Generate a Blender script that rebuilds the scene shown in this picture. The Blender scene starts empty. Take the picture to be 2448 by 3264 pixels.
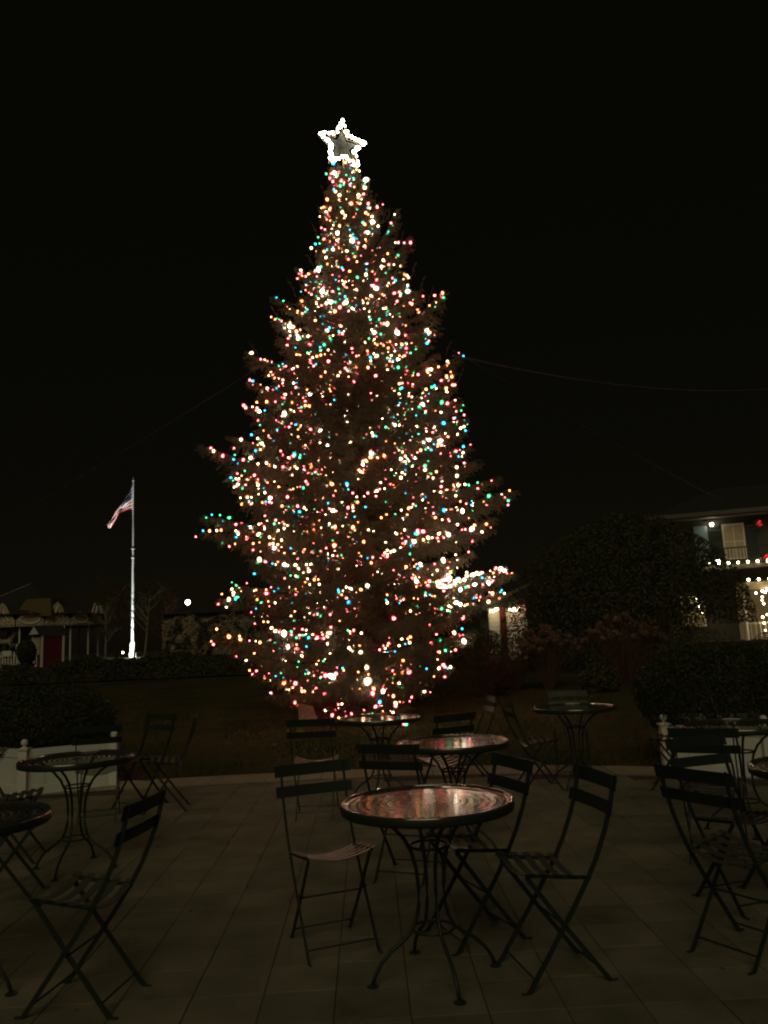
import bpy, math, random
import numpy as np
from mathutils import Matrix, Vector

random.seed(7)
RNG = np.random.default_rng(11)
S = bpy.context.scene
C = S.collection
PI = math.pi

# ------------------------------------------------------------------ camera
cam_d = bpy.data.cameras.new('camera')
cam = bpy.data.objects.new('camera', cam_d)
C.objects.link(cam)
cam_d.sensor_fit = 'VERTICAL'
cam_d.sensor_height = 36.0
cam_d.sensor_width = 27.0
cam_d.lens = 36.0 * 2547 / 3264
cam_d.clip_start = 0.05
cam_d.clip_end = 600
pitch, roll = 0.1587, 0.0443
fwd = Vector((0, math.cos(pitch), math.sin(pitch)))
up0 = Vector((0, -math.sin(pitch), math.cos(pitch)))
rt0 = Vector((1, 0, 0))
rt = math.cos(roll) * rt0 - math.sin(roll) * up0
up = math.sin(roll) * rt0 + math.cos(roll) * up0
m = Matrix.Identity(4)
for i in range(3):
    m[i][0], m[i][1], m[i][2] = rt[i], up[i], -fwd[i]
m[2][3] = 1.435
cam.matrix_world = m
S.camera = cam

# ------------------------------------------------------------------ night sky, glow of the town behind the camera
SUN_EL, SUN_AZ = math.radians(38), math.radians(188)      # azimuth from +Y, clockwise: behind the camera
w = bpy.data.worlds.new('World')
S.world = w
w.use_nodes = True
nt = w.node_tree
nt.nodes.clear()
sky = nt.nodes.new('ShaderNodeTexSky')
sky.sky_type = 'NISHITA'
sky.sun_disc = False
sky.sun_elevation = SUN_EL
sky.sun_rotation = SUN_AZ
tint = nt.nodes.new('ShaderNodeMix')
tint.data_type = 'RGBA'
tint.blend_type = 'MULTIPLY'
tint.inputs[0].default_value = 1.0
nt.links.new(sky.outputs[0], tint.inputs[6])
tint.inputs[7].default_value = (1.0, 0.62, 0.20, 1)
bg = nt.nodes.new('ShaderNodeBackground')
bg.inputs[1].default_value = 0.0005
glow = nt.nodes.new('ShaderNodeMix')      # even skyglow of the town over the whole dome
glow.data_type = 'RGBA'
glow.blend_type = 'ADD'
glow.inputs[0].default_value = 1.0
nt.links.new(tint.outputs[2], glow.inputs[6])
glow.inputs[7].default_value = (3.0, 2.8, 1.6, 1)
nt.links.new(glow.outputs[2], bg.inputs[0])
wo = nt.nodes.new('ShaderNodeOutputWorld')
nt.links.new(bg.outputs[0], wo.inputs[0])

sun_d = bpy.data.lights.new('sun', 'SUN')
sun_d.energy = 0.335
sun_d.color = (1.0, 0.91, 0.56)
sun_d.angle = math.radians(38)
sun = bpy.data.objects.new('sun', sun_d)
C.objects.link(sun)
sv = Vector((math.sin(SUN_AZ) * math.cos(SUN_EL), math.cos(SUN_AZ) * math.cos(SUN_EL), math.sin(SUN_EL)))
sun.rotation_euler = sv.to_track_quat('Z', 'Y').to_euler()
sun.location = (0, -10, 12)

S.view_settings.view_transform = 'Standard'
S.view_settings.look = 'None'
S.view_settings.exposure = 0
S.view_settings.gamma = 1
S.view_settings.use_curve_mapping = False
S.render.engine = 'CYCLES'
cy = S.cycles
cy.use_denoising = True
try:
    cy.denoiser = 'OPENIMAGEDENOISE'
except Exception:
    pass
cy.max_bounces = 5
cy.diffuse_bounces = 2
cy.glossy_bounces = 3
cy.transparent_max_bounces = 10
cy.sample_clamp_indirect = 4
cy.filter_width = 2.1
cy.use_light_tree = True


# ------------------------------------------------------------------ materials
def mat(name, col, rough=0.6, metal=0.0, spec=0.5, noise=None, bump=None, coords='Object'):
    """noise: (scale, colour2, amount-threshold lo, hi); bump: (scale, strength)"""
    M = bpy.data.materials.new(name)
    M.use_nodes = True
    t = M.node_tree
    b = t.nodes['Principled BSDF']
    b.inputs['Base Color'].default_value = (*col, 1)
    b.inputs['Roughness'].default_value = rough
    b.inputs['Metallic'].default_value = metal
    b.inputs['Specular IOR Level'].default_value = spec
    tc = t.nodes.new('ShaderNodeTexCoord')
    if noise:
        n = t.nodes.new('ShaderNodeTexNoise')
        n.inputs['Scale'].default_value = noise[0]
        n.inputs['Detail'].default_value = 6
        t.links.new(tc.outputs[coords], n.inputs['Vector'])
        r = t.nodes.new('ShaderNodeValToRGB')
        r.color_ramp.elements[0].position = noise[2]
        r.color_ramp.elements[1].position = noise[3]
        r.color_ramp.elements[0].color = (*col, 1)
        r.color_ramp.elements[1].color = (*noise[1], 1)
        t.links.new(n.outputs[0], r.inputs[0])
        t.links.new(r.outputs[0], b.inputs['Base Color'])
    if bump:
        n2 = t.nodes.new('ShaderNodeTexNoise')
        n2.inputs['Scale'].default_value = bump[0]
        n2.inputs['Detail'].default_value = 5
        t.links.new(tc.outputs[coords], n2.inputs['Vector'])
        bp = t.nodes.new('ShaderNodeBump')
        bp.inputs['Strength'].default_value = bump[1]
        bp.inputs['Distance'].default_value = 0.02
        t.links.new(n2.outputs[0], bp.inputs['Height'])
        t.links.new(bp.outputs[0], b.inputs['Normal'])
    return M


def rnd_mat(name, cols, rough=0.7, spec=0.4, noise_scale=6):
    """colour varied per object and by fine noise: for repeats (pavers, leaves)"""
    M = bpy.data.materials.new(name)
    M.use_nodes = True
    t = M.node_tree
    b = t.nodes['Principled BSDF']
    b.inputs['Roughness'].default_value = rough
    b.inputs['Specular IOR Level'].default_value = spec
    oi = t.nodes.new('ShaderNodeObjectInfo')
    geo = t.nodes.new('ShaderNodeNewGeometry')
    n = t.nodes.new('ShaderNodeTexNoise')
    n.inputs['Scale'].default_value = noise_scale
    n.inputs['Detail'].default_value = 7
    t.links.new(geo.outputs['Position'], n.inputs['Vector'])
    add = t.nodes.new('ShaderNodeMath')
    add.operation = 'MULTIPLY_ADD'
    t.links.new(oi.outputs['Random'], add.inputs[0])
    add.inputs[1].default_value = 0.22
    t.links.new(n.outputs[0], add.inputs[2])
    mul = t.nodes.new('ShaderNodeMath')
    mul.operation = 'MULTIPLY'
    mul.inputs[1].default_value = 0.86
    t.links.new(add.outputs[0], mul.inputs[0])
    r = t.nodes.new('ShaderNodeValToRGB')
    els = r.color_ramp.elements
    k = len(cols)
    els[0].position, els[0].color = 0.22, (*cols[0], 1)
    els[1].position, els[1].color = 0.82, (*cols[-1], 1)
    for i in range(1, k - 1):
        e = els.new(0.22 + 0.6 * i / (k - 1))
        e.color = (*cols[i], 1)
    t.links.new(mul.outputs[0], r.inputs[0])
    t.links.new(r.outputs[0], b.inputs['Base Color'])
    bp = t.nodes.new('ShaderNodeBump')
    bp.inputs['Strength'].default_value = 0.35
    bp.inputs['Distance'].default_value = 0.01
    n3 = t.nodes.new('ShaderNodeTexNoise')
    n3.inputs['Scale'].default_value = noise_scale * 12
    n3.inputs['Detail'].default_value = 4
    t.links.new(geo.outputs['Position'], n3.inputs['Vector'])
    t.links.new(n3.outputs[0], bp.inputs['Height'])
    t.links.new(bp.outputs[0], b.inputs['Normal'])
    return M


def emit(name, col, strength):
    M = bpy.data.materials.new(name)
    M.use_nodes = True
    t = M.node_tree
    t.nodes.clear()
    e = t.nodes.new('ShaderNodeEmission')
    e.inputs[0].default_value = (*col, 1)
    e.inputs[1].default_value = strength
    o = t.nodes.new('ShaderNodeOutputMaterial')
    t.links.new(e.outputs[0], o.inputs[0])
    return M


M_PAVER = rnd_mat('paver concrete', [(.075, .074, .044), (.15, .143, .088), (.205, .19, .125), (.27, .245, .165)], .8, .3, 3.4)
M_BORDER = rnd_mat('border concrete', [(.23, .20, .14), (.30, .26, .185), (.35, .31, .22)], .8, .3, 5)
M_BED = mat('joint bed sand', (.045, .04, .028), .95)
M_LAWN = mat('dormant lawn soil', (.075, .058, .026), .95, spec=.1, noise=(.55, (.035, .042, .015), .45, .62), bump=(40, .6), coords='Object')
M_GRASS = mat('grass blade', (.10, .078, .034), .85, spec=.15, noise=(.6, (.045, .06, .02), .45, .6))
M_PAINT = mat('dark green steel paint', (.025, .033, .027), .45, spec=.4)
M_TOP = mat('polished steel table top', (.36, .325, .28), .10, metal=.85, noise=(18, (.27, .245, .21), .45, .65))
M_SEAT = mat('tree lit seat paint', (.105, .100, .084), .32, spec=.7, metal=.25)  # paler than the frame paint: tree light on the seats put into the colour
M_WHITE = mat('white planter paint', (.80, .79, .70), .5, noise=(3, (.68, .66, .56), .5, .75))
M_BARK = mat('spruce bark', (.07, .05, .035), .9, bump=(30, .6))
M_NEEDLE = mat('spruce needle', (.205, .175, .105), .5, spec=.4, noise=(1.3, (.125, .130, .072), .42, .62))
M_WIRE = mat('dark cable', (.02, .025, .02), .6)
M_GUY = mat('weathered guy cable', (.10, .092, .075), .7)
M_LEAF = mat('boxwood leaf', (.045, .052, .018), .6, spec=.3, noise=(7, (.032, .045, .016), .4, .65))
M_HOLLY = mat('glossy evergreen leaf', (.052, .054, .020), .62, spec=.3, noise=(2.5, (.078, .075, .028), .4, .65))
M_STEM = mat('brown stem', (.11, .06, .04), .8)
M_BLOOM = mat('dry hydrangea bloom', (.17, .11, .075), .8, noise=(9, (.11, .07, .05), .4, .65))
M_STEMR = mat('reddish twig', (.10, .052, .036), .8)
M_TIMBER = mat('dark timber', (.05, .035, .025), .8)
M_RED = mat('red painted board', (.13, .014, .012), .55)
M_CREAM = mat('cream paint', (.48, .39, .25), .6, noise=(4, (.36, .27, .16), .5, .7))
M_WHITE2 = mat('white house paint', (.74, .70, .60), .6)
M_ROOF = mat('dark shingle roof', (.03, .028, .026), .85)
M_CANVAS = mat('ochre canvas', (.12, .085, .03), .85)
M_IVY = mat('variegated ivy leaf', (.34, .28, .18), .6, noise=(2.2, (.045, .04, .02), .45, .57))
M_POLE = mat('white aluminium pole', (.80, .80, .78), .45)
M_FRED = mat('flag red cloth', (.50, .012, .03), .8)
M_FWHT = mat('flag white cloth', (.80, .78, .74), .8)
M_FBLU = mat('flag navy cloth', (.02, .028, .075), .8)
M_GOLD = mat('brass finial', (.5, .4, .2), .35, metal=.7)
M_BLACK = mat('black plastic', (.012, .012, .012), .5)
M_SHUT = mat('dark green shutter', (.02, .03, .025), .6)
M_BLUE = mat('pale blue door paint', (.30, .42, .46), .5)
M_STUMP = mat('weathered pale board', (.50, .33, .26), .8, noise=(14, (.36, .22, .17), .45, .65))
M_BIRCH = mat('pale bark', (.22, .20, .16), .8, noise=(9, (.10, .09, .07), .55, .62))
M_STARP = mat('star glare panel', (.05, .046, .036), .8)  # stands in for the grey glare between the star's bulbs

def glass(name, col, strength):
    """lamp glass lit through by its filament: half clear, half glowing in the colour of the glass"""
    M = emit(name, col, strength)
    t = M.node_tree
    tr = t.nodes.new('ShaderNodeBsdfTransparent')
    tr.inputs[0].default_value = (1, 1, 1, 1)
    mx = t.nodes.new('ShaderNodeMixShader')
    mx.inputs[0].default_value = .5
    e = [n for n in t.nodes if n.type == 'EMISSION'][0]
    o = [n for n in t.nodes if n.type == 'OUTPUT_MATERIAL'][0]
    t.links.new(tr.outputs[0], mx.inputs[1])
    t.links.new(e.outputs[0], mx.inputs[2])
    t.links.new(mx.outputs[0], o.inputs[0])
    return M


BULBS = []
for nm, gcol, gs, ccol, cs in (('red', (1.0, .02, .07), 2.2, (1.0, .17, .17), 44), ('orange', (1.0, .13, .015), 2.0, (1.0, .33, .11), 38),
                               ('warm white', (1.0, .55, .20), 2.0, (1.0, .72, .40), 46), ('green', (.0, .62, .14), 1.3, (.10, .85, .36), 14),
                               ('blue', (.0, .38, .78), 1.3, (.06, .68, .90), 15), ('bright white', (1.0, .80, .52), 4.0, (1.0, .88, .66), 90)):
    BULBS.append((glass(nm + ' bulb glass', gcol, gs), emit(nm + ' filament glow', ccol, cs)))
E_RED = BULBS[0][1]
E_STAR = emit('star bulb glow', (1.0, .93, .80), 20)
E_LAMP = emit('lamp globe glow', (1.0, .90, .68), 26)
E_FAIRY = emit('fairy light glow', (1.0, .78, .45), 22)
E_WREATH = emit('red wreath glow', (1.0, .02, .04), 1.0)



# ------------------------------------------------------------------ mesh building
class MB:
    def __init__(self):
        self.v, self.f, self.mi = [], [], []

    def add(self, vs, fs, mi=0):
        b = len(self.v)
        self.v.extend([tuple(p) for p in vs])
        self.f.extend([tuple(b + i for i in q) for q in fs])
        self.mi.extend([mi] * len(fs))
        return self

    def box(self, c, s, rz=0, mi=0, rx=0, ry=0):
        R = Matrix.Rotation(rz, 3, 'Z') @ Matrix.Rotation(ry, 3, 'Y') @ Matrix.Rotation(rx, 3, 'X')
        vs = []
        for z in (-.5, .5):
            for x, y in ((-.5, -.5), (.5, -.5), (.5, .5), (-.5, .5)):
                vs.append(Vector(c) + R @ Vector((x * s[0], y * s[1], z * s[2])))
        return self.add(vs, [(3, 2, 1, 0), (4, 5, 6, 7), (0, 1, 5, 4), (1, 2, 6, 5), (2, 3, 7, 6), (3, 0, 4, 7)], mi)

    def sweep(self, path, prof, mi=0, closed=False, upv=(0, 0, 1)):
        """prof: list of (a, b) offsets per path point, or one list used for all"""
        n = len(path)
        P = [Vector(p) for p in path]
        k = len(prof[0]) if isinstance(prof[0][0], (tuple, list)) else len(prof)
        vs = []
        ref = Vector(upv)
        for i, p in enumerate(P):
            if closed:
                t = (P[(i + 1) % n] - P[i - 1])
            else:
                t = P[min(i + 1, n - 1)] - P[max(i - 1, 0)]
            t.normalize()
            a = t.cross(ref)
            if a.length < 1e-3:
                a = t.cross(Vector((0, 1, 0)))
                if a.length < 1e-3:
                    a = t.cross(Vector((1, 0, 0)))
            a.normalize()
            b = a.cross(t)
            pr = prof[i] if isinstance(prof[0][0], (tuple, list)) else prof
            for (u, q) in pr:
                vs.append(p + a * u + b * q)
        fs = []
        m_ = n if closed else n - 1
        for i in range(m_):
            for j in range(k):
                i2 = (i + 1) % n
                fs.append((i * k + j, i * k + (j + 1) % k, i2 * k + (j + 1) % k, i2 * k + j))
        if not closed:
            fs.append(tuple(range(k - 1, -1, -1)))
            fs.append(tuple((n - 1) * k + j for j in range(k)))
        return self.add(vs, fs, mi)

    def tube(self, path, r, sides=6, mi=0, closed=False):
        rs = r if isinstance(r, (list, tuple)) else [r] * len(path)
        prof = [[(q * math.cos(2 * PI * j / sides), q * math.sin(2 * PI * j / sides)) for j in range(sides)] for q in rs]
        return self.sweep(path, prof, mi, closed)

    def bar(self, path, wx, wn, mi=0):
        """flat bar: wx across x, wn in the bending plane (path in a plane of constant x)"""
        pr = [(-wx / 2, -wn / 2), (wx / 2, -wn / 2), (wx / 2, wn / 2), (-wx / 2, wn / 2)]
        return self.sweep(path, pr, mi, upv=(0, 1, .2))

    def lathe(self, prof, seg=24, c=(0, 0, 0), mi=0, cap=True):
        vs, fs = [], []
        n = len(prof)
        for (r, z) in prof:
            for j in range(seg):
                a = 2 * PI * j / seg
                vs.append((c[0] + r * math.cos(a), c[1] + r * math.sin(a), c[2] + z))
        for i in range(n - 1):
            for j in range(seg):
                fs.append((i * seg + j, i * seg + (j + 1) % seg, (i + 1) * seg + (j + 1) % seg, (i + 1) * seg + j))
        if cap:
            fs.append(tuple(range(seg - 1, -1, -1)))
            fs.append(tuple((n - 1) * seg + j for j in range(seg)))
        return self.add(vs, fs, mi)

    def ball(self, c, r, seg=10, rings=6, mi=0, sz=1.0):
        pr = [(max(1e-4, r * math.sin(PI * i / rings)), -r * sz * math.cos(PI * i / rings)) for i in range(rings + 1)]
        return self.lathe(pr, seg, c, mi, cap=False)

    def mesh(self, name, mats, smooth=False):
        me = bpy.data.meshes.new(name)
        me.from_pydata(self.v, [], self.f)
        for m_ in (mats if isinstance(mats, (list, tuple)) else [mats]):
            me.materials.append(m_)
        if any(self.mi):
            me.polygons.foreach_set('material_index', self.mi)
        if smooth:
            me.polygons.foreach_set('use_smooth', [True] * len(self.f))
        me.update()
        return me

    def build(self, name, mats, parent=None, smooth=False, label=None):
        return link(name, self.mesh(name, mats, smooth), parent, label)


def np_mesh(name, V, F, mats, mi=None):
    """V (n,3) float, F (m,k) int with constant k"""
    me = bpy.data.meshes.new(name)
    V = np.asarray(V, np.float32)
    F = np.asarray(F, np.int32)
    k = F.shape[1]
    me.vertices.add(len(V))
    me.vertices.foreach_set('co', V.ravel())
    me.loops.add(F.size)
    me.loops.foreach_set('vertex_index', F.ravel())
    me.polygons.add(len(F))
    me.polygons.foreach_set('loop_start', np.arange(0, F.size, k, dtype=np.int32))
    me.polygons.foreach_set('loop_total', np.full(len(F), k, np.int32))
    for m_ in (mats if isinstance(mats, (list, tuple)) else [mats]):
        me.materials.append(m_)
    if mi is not None:
        me.polygons.foreach_set('material_index', np.asarray(mi, np.int32))
    me.update(calc_edges=True)
    return me


def link(name, data, parent=None, label=None):
    o = bpy.data.objects.new(name, data)
    C.objects.link(o)
    if parent:
        o.parent = parent
    if label:
        o['label'] = label
    return o


def tag(o, label=None, cat=None, group=None, kind=None):
    for k, v in (('label', label), ('category', cat), ('group', group), ('kind', kind)):
        if v:
            o[k] = v
    return o


def thing(name, label, cat, loc=(0, 0, 0), rz=0, group=None):
    o = link(name, None)
    o.location = loc
    o.rotation_euler = (0, 0, rz)
    return tag(o, label, cat, group)


def copy_tree(o, parent=None):
    c = o.copy()
    C.objects.link(c)
    if parent:
        c.parent = parent
    for ch in list(o.children):
        copy_tree(ch, c)
    return c


def gz(x, y):
    return .02 * max(0.0, y - 10.0)


def gzn(x, y):
    return .02 * np.maximum(0.0, y - 10.0)


# ------------------------------------------------------------------ ground, patio
XI = [-30, -8, -5, -3, -1, .5, 1.5, 2.5, 4, 8, 30]
YI = [6.6, 7.9, 8.5, 8.75, 8.85, 8.8, 8.62, 8.25, 7.5, 6.2, 5.0]


def edge(x):
    return float(np.interp(x, XI, YI)) * .5 + .25 * float(np.interp(x - .6, XI, YI)) + .25 * float(np.interp(x + .6, XI, YI))


# lawn: one sheet, fine near the camera, out to the horizon
gx = np.concatenate([np.linspace(-300, -40, 14), np.linspace(-36, 36, 97), np.linspace(40, 300, 14)])
gy = np.concatenate([np.linspace(-40, 4, 12), np.linspace(5, 40, 88), np.linspace(42, 120, 30), np.linspace(140, 420, 12)])
GX, GY = np.meshgrid(gx, gy)
GZ = gzn(GX, np.minimum(GY, 70)) - .022
V = np.stack([GX, GY, GZ], -1).reshape(-1, 3)
nx, ny = len(gx), len(gy)
ii, jj = np.meshgrid(np.arange(nx - 1), np.arange(ny - 1))
a = (jj * nx + ii).ravel()
F = np.stack([a, a + 1, a + nx + 1, a + nx], -1)
tag(link('lawn', np_mesh('lawn', V, F, M_LAWN)), kind='structure')

# patio: bed slab, pavers laid on it one by one, and a pale border band on its curved edge
patio = link('patio', None)
tag(patio, kind='structure')
xs = np.linspace(-9, 9, 61)
mb = MB()
rows = []
for x in xs:
    ye = edge(x) + .55
    rows.append((x, ye))
vs = []
for (x, ye) in rows:
    vs += [(x, -7, -.30), (x, -7, -.0042), (x, ye, -.0042), (x, ye, -.30)]
fs = []
for i in range(len(rows) - 1):
    b = 4 * i
    for j in range(4):
        fs.append((b + j, b + 4 + j, b + 4 + (j + 1) % 4, b + (j + 1) % 4))
mb.add(vs, fs)
mb.build('bed_slab', M_BED, patio)

PY = math.radians(1.6)          # the paving runs a touch to the left of straight ahead
PW, PD = .300, .288
ox, oy = .02, 3.34


def paver_mesh():
    h, g, b_ = .04, .0020, .0022
    x0, x1, y0, y1 = g, PW - g, g, PD - g
    vs = [(x0, y0, -h), (x1, y0, -h), (x1, y1, -h), (x0, y1, -h),
          (x0, y0, -b_), (x1, y0, -b_), (x1, y1, -b_), (x0, y1, -b_),
          (x0 + b_, y0 + b_, 0), (x1 - b_, y0 + b_, 0), (x1 - b_, y1 - b_, 0), (x0 + b_, y1 - b_, 0)]
    fs = [(8, 9, 10, 11)]
    for q in (0, 4):
        for j in range(4):
            k = (j + 1) % 4
            fs.append((q + j, q + k, q + 4 + k, q + 4 + j))
    return vs, fs


pv, pf = paver_mesh()
pmesh = MB().add(pv, pf).mesh('paver', M_PAVER)
cells = []
for i in range(-30, 31):
    for j in range(-36, 24):
        lx, ly = i * PW, j * PD
        X = ox + lx * math.cos(PY) - ly * math.sin(PY)
        Y = oy + lx * math.sin(PY) + ly * math.cos(PY)
        # keep whole pavers inside the border and the slab
        if abs(X) > 8.6 or Y < -6.8 or Y + PD > edge(X + .15) - .004 or Y + PD > edge(X) - .004 or Y + PD > edge(X + .3) - .004:
            continue
        inview = Y > 2.85 and abs(X + .15) < .42 + .50 * Y
        cells.append((0 if inview else 1, (X + .15) ** 2 + Y ** 2, X, Y))
cells.sort()
restv, restf = [], []
for n_, (_, _, X, Y) in enumerate(cells):
    dz = random.uniform(-.0012, .0015)
    ra, rb = random.uniform(-.004, .004), random.uniform(-.004, .004)
    if n_ < 300:
        o = link('paver', pmesh, patio)
        o.location = (X, Y, dz)
        o.rotation_euler = (ra, rb, PY + random.uniform(-.004, .004))
    else:
        b = len(restv)
        R = Matrix.Rotation(PY, 3, 'Z')
        for p in pv:
            q = R @ Vector(p)
            restv.append((X + q.x, Y + q.y, dz + q.z + p[0] * rb + p[1] * ra))
        restf.extend([tuple(b + k for k in q) for q in pf])
me = MB().add(restv, restf).mesh('paver_field', M_PAVER)
tag(link('paver_field', me, patio), kind='stuff')

# border stones along the curve
xs_b = np.arange(-8.6, 8.6, .60)
for i in range(len(xs_b) - 1):
    x0, x1 = xs_b[i] + .004, xs_b[i + 1] - .004
    y00, y01 = edge(x0), edge(x1)
    mb = MB()
    dz = random.uniform(0, .004)
    t_ = .004 + dz
    lo = [(x0, y00 + .004, -.05), (x1, y01 + .004, -.05), (x1, y01 + .55, -.05), (x0, y00 + .55, -.05)]
    hi = [(p[0], p[1], t_) for p in lo]
    mb.add(lo + hi, [(4, 5, 6, 7), (0, 1, 5, 4), (1, 2, 6, 5), (2, 3, 7, 6), (3, 0, 4, 7)])
    mb.build('border_stone', M_BORDER, patio)

# grass blades and dead leaves of the lawn
n = 90000
gxp = RNG.uniform(-9, 10, n * 2)
gyp = 8.2 + 16 * RNG.random(n * 2) ** 1.5
ed = np.array([np.interp(gxp, XI, YI)])[0] + .62
keep = (gyp > ed) & (np.abs(gxp) < 2 + .6 * gyp)
gxp, gyp = gxp[keep][:n], gyp[keep][:n]
n = len(gxp)
h = RNG.uniform(.025, .075, n) * (.7 + .6 * (np.sin(gxp * 2.1) * np.sin(gyp * 1.7 + gxp) > .1))
az = RNG.uniform(0, 2 * PI, n)
ln = RNG.uniform(.2, 1.0, n) * h
zb = gzn(gxp, gyp) - .024
wd = RNG.uniform(.003, .007, n)
az2 = RNG.uniform(0, 2 * PI, n)
B1 = np.stack([gxp - wd * np.cos(az2), gyp - wd * np.sin(az2), zb], -1)
B2 = np.stack([gxp + wd * np.cos(az2), gyp + wd * np.sin(az2), zb], -1)
TP = np.stack([gxp + ln * np.cos(az), gyp + ln * np.sin(az), zb + h], -1)
V = np.stack([B1, B2, TP], 1).reshape(-1, 3)
tag(link('grass', np_mesh('grass', V, np.arange(len(V)).reshape(-1, 3), M_GRASS)), 'short winter grass of the dark lawn around the tree', 'grass', kind='stuff')

# fallen leaves and grit on the paving
n = 140
lx = RNG.uniform(-3.4, 3.4, n)
ly = RNG.uniform(2.9, 8.6, n)
nr = np.tile([0, 0, 1.], (n, 1))


# ------------------------------------------------------------------ bistro chair
BT = Vector((.17, -.25, .815))


def build_chair():
    root = thing('bistro_chair', 'x', 'chair')
    upright = [(0, .20, 0), (0, .19, .012), (0, -.02, .30), (0, -.10, .42), (0, -.145, .50), (0, -.19, .60), (0, -.225, .70), (0, -.25, .815)]
    for sx in (-1, 1):
        mb = MB()
        mb.bar([(sx * .17, p[1], p[2]) for p in upright], .008, .019)
        mb.box((sx * .17, .212, .003), (.014, .034, .006))
        mb.build('back_leg', M_PAINT, root)
        mb = MB()
        mb.bar([(sx * .152, .170, .437), (sx * .152, .0, .212), (sx * .152, -.162, .010), (sx * .152, -.17, 0)], .008, .019)
        mb.box((sx * .152, -.184, .003), (.014, .034, .006))
        mb.build('front_leg', M_PAINT, root)
        mb = MB()
        mb.bar([(sx * .161, -.108, .412), (sx * .161, .03, .428), (sx * .161, .178, .447)], .006, .016)
        mb.build('seat_rail', M_PAINT, root)
        mb = MB()
        mb.tube([(sx * .1455, .026, .2455), (sx * .178, .026, .2455)], .008, 8)
        mb.build('pivot', M_PAINT, root)
    for (y, z, hw) in ((.165, .046, .166), (-.128, .052, .148), (.015, .232, .148)):
        mb = MB()
        mb.tube([(-hw, y, z), (hw, y, z)], .0048, 6)
        mb.build('stretcher', M_PAINT, root)

    # seat slats run across the seat and sag in the middle
    def slat(y, z, dep, th, hw, sag, slope, up_):
        mb = MB()
        N = 8
        vs = []
        for i in range(N + 1):
            u = -1 + 2 * i / N
            s_ = sag * (u * u - 1)
            for (d, t) in ((-.5, -.5), (.5, -.5), (.5, .5), (-.5, .5)):
                if up_:      # back slat: height along z, bows backwards
                    vs.append((u * hw, y + s_ * 1.0 + t * th + d * dep * slope, z + d * dep))
                else:
                    vs.append((u * hw, y + d * dep, z + s_ + t * th + d * dep * slope))
        fs = []
        for i in range(N):
            for j in range(4):
                k = (j + 1) % 4
                fs.append((i * 4 + j, i * 4 + k, i * 4 + 4 + k, i * 4 + 4 + j))
        fs.append((3, 2, 1, 0))
        fs.append((N * 4, N * 4 + 1, N * 4 + 2, N * 4 + 3))
        mb.add(vs, fs)
        return mb

    for i in range(5):
        f = i / 4
        y = -.085 + f * .245
        z = .428 + f * .031
        slat(y, z, .034, .0026, .188, .040, .12, False).build('seat_slat', M_SEAT, root, smooth=False)
    slat(-.241, .785, .058, .004, .205, .012, -.22, True).build('back_slat', M_PAINT, root)
    slat(-.211, .685, .052, .004, .205, .012, -.28, True).build('back_slat', M_PAINT, root)
    return root


chair0 = build_chair()
CHAIRS = [
    (-.345, 4.140, 201.9, 'green folding bistro chair with pale seat turned from the big front table, left of it'),
    (-1.318, 3.611, 81.5, 'dark folding chair alone in the left foreground, its slatted seat facing left'),
    (.656, 3.698, 102.4, 'dark folding chair right of the big front table with near crossed legs and green back'),
    (.370, 4.160, 111.6, 'green backed folding chair half behind the right end of the big front table'),
    (.053, 5.201, 337.4, 'black backed folding chair just behind the big front table, facing the middle shiny table'),
    (-.681, 7.059, 358.6, 'black folding chair with pale striped seat left of the small back table by the tree'),
    (.387, 6.932, 29.3, 'black folding chair with pale curved seat just behind the middle shiny table'),
    (.782, 8.464, 100.9, 'folding chair with light catching its grey back slats, beyond the middle shiny table'),
    (1.321, 7.828, 277.8, 'dark folding chair seen in profile facing the unlit far right table'),
    (1.818, 8.497, 168.4, 'dim folding chair tucked behind the unlit far right table'),
    (-2.609, 7.284, 15.5, 'dark folding chair behind the left table in front of the white planter, seen square on'),
    (-2.40, 7.85, 149.6, 'dark folding chair at the back right of the left table with bright tipped top slat'),
    (-2.076, 7.591, 99.2, 'folding chair in pure profile on open paving right of the left table'),
    (-2.774, 6.004, 281.1, 'dark folding chair at the left edge below the white planter, slatted seat tips showing'),
    (-2.36, 5.05, 285.0, 'dark folding chair with thick crossed legs behind the table cut by the left edge'),
    (1.516, 3.814, 302.1, 'big black folding chair at the right edge, nearest of the right cluster'),
    (1.789, 4.471, 198.5, 'folding chair with greenish lit back slats in the right cluster'),
    (2.000, 5.300, 335.0, 'black folding chair with its back to us, pushed under the table by the right planter'),
    (2.528, 7.543, 67.1, 'small distant folding chair in profile at the left end of the right white planter'),
]
for i, (x, y, a_, lab) in enumerate(CHAIRS):
    o = chair0 if i == 0 else copy_tree(chair0)
    o.location = (x, y, .001)
    o.rotation_euler = (0, 0, math.radians(a_))
    tag(o, lab, 'chair', 'folding bistro chairs on the patio')


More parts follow.
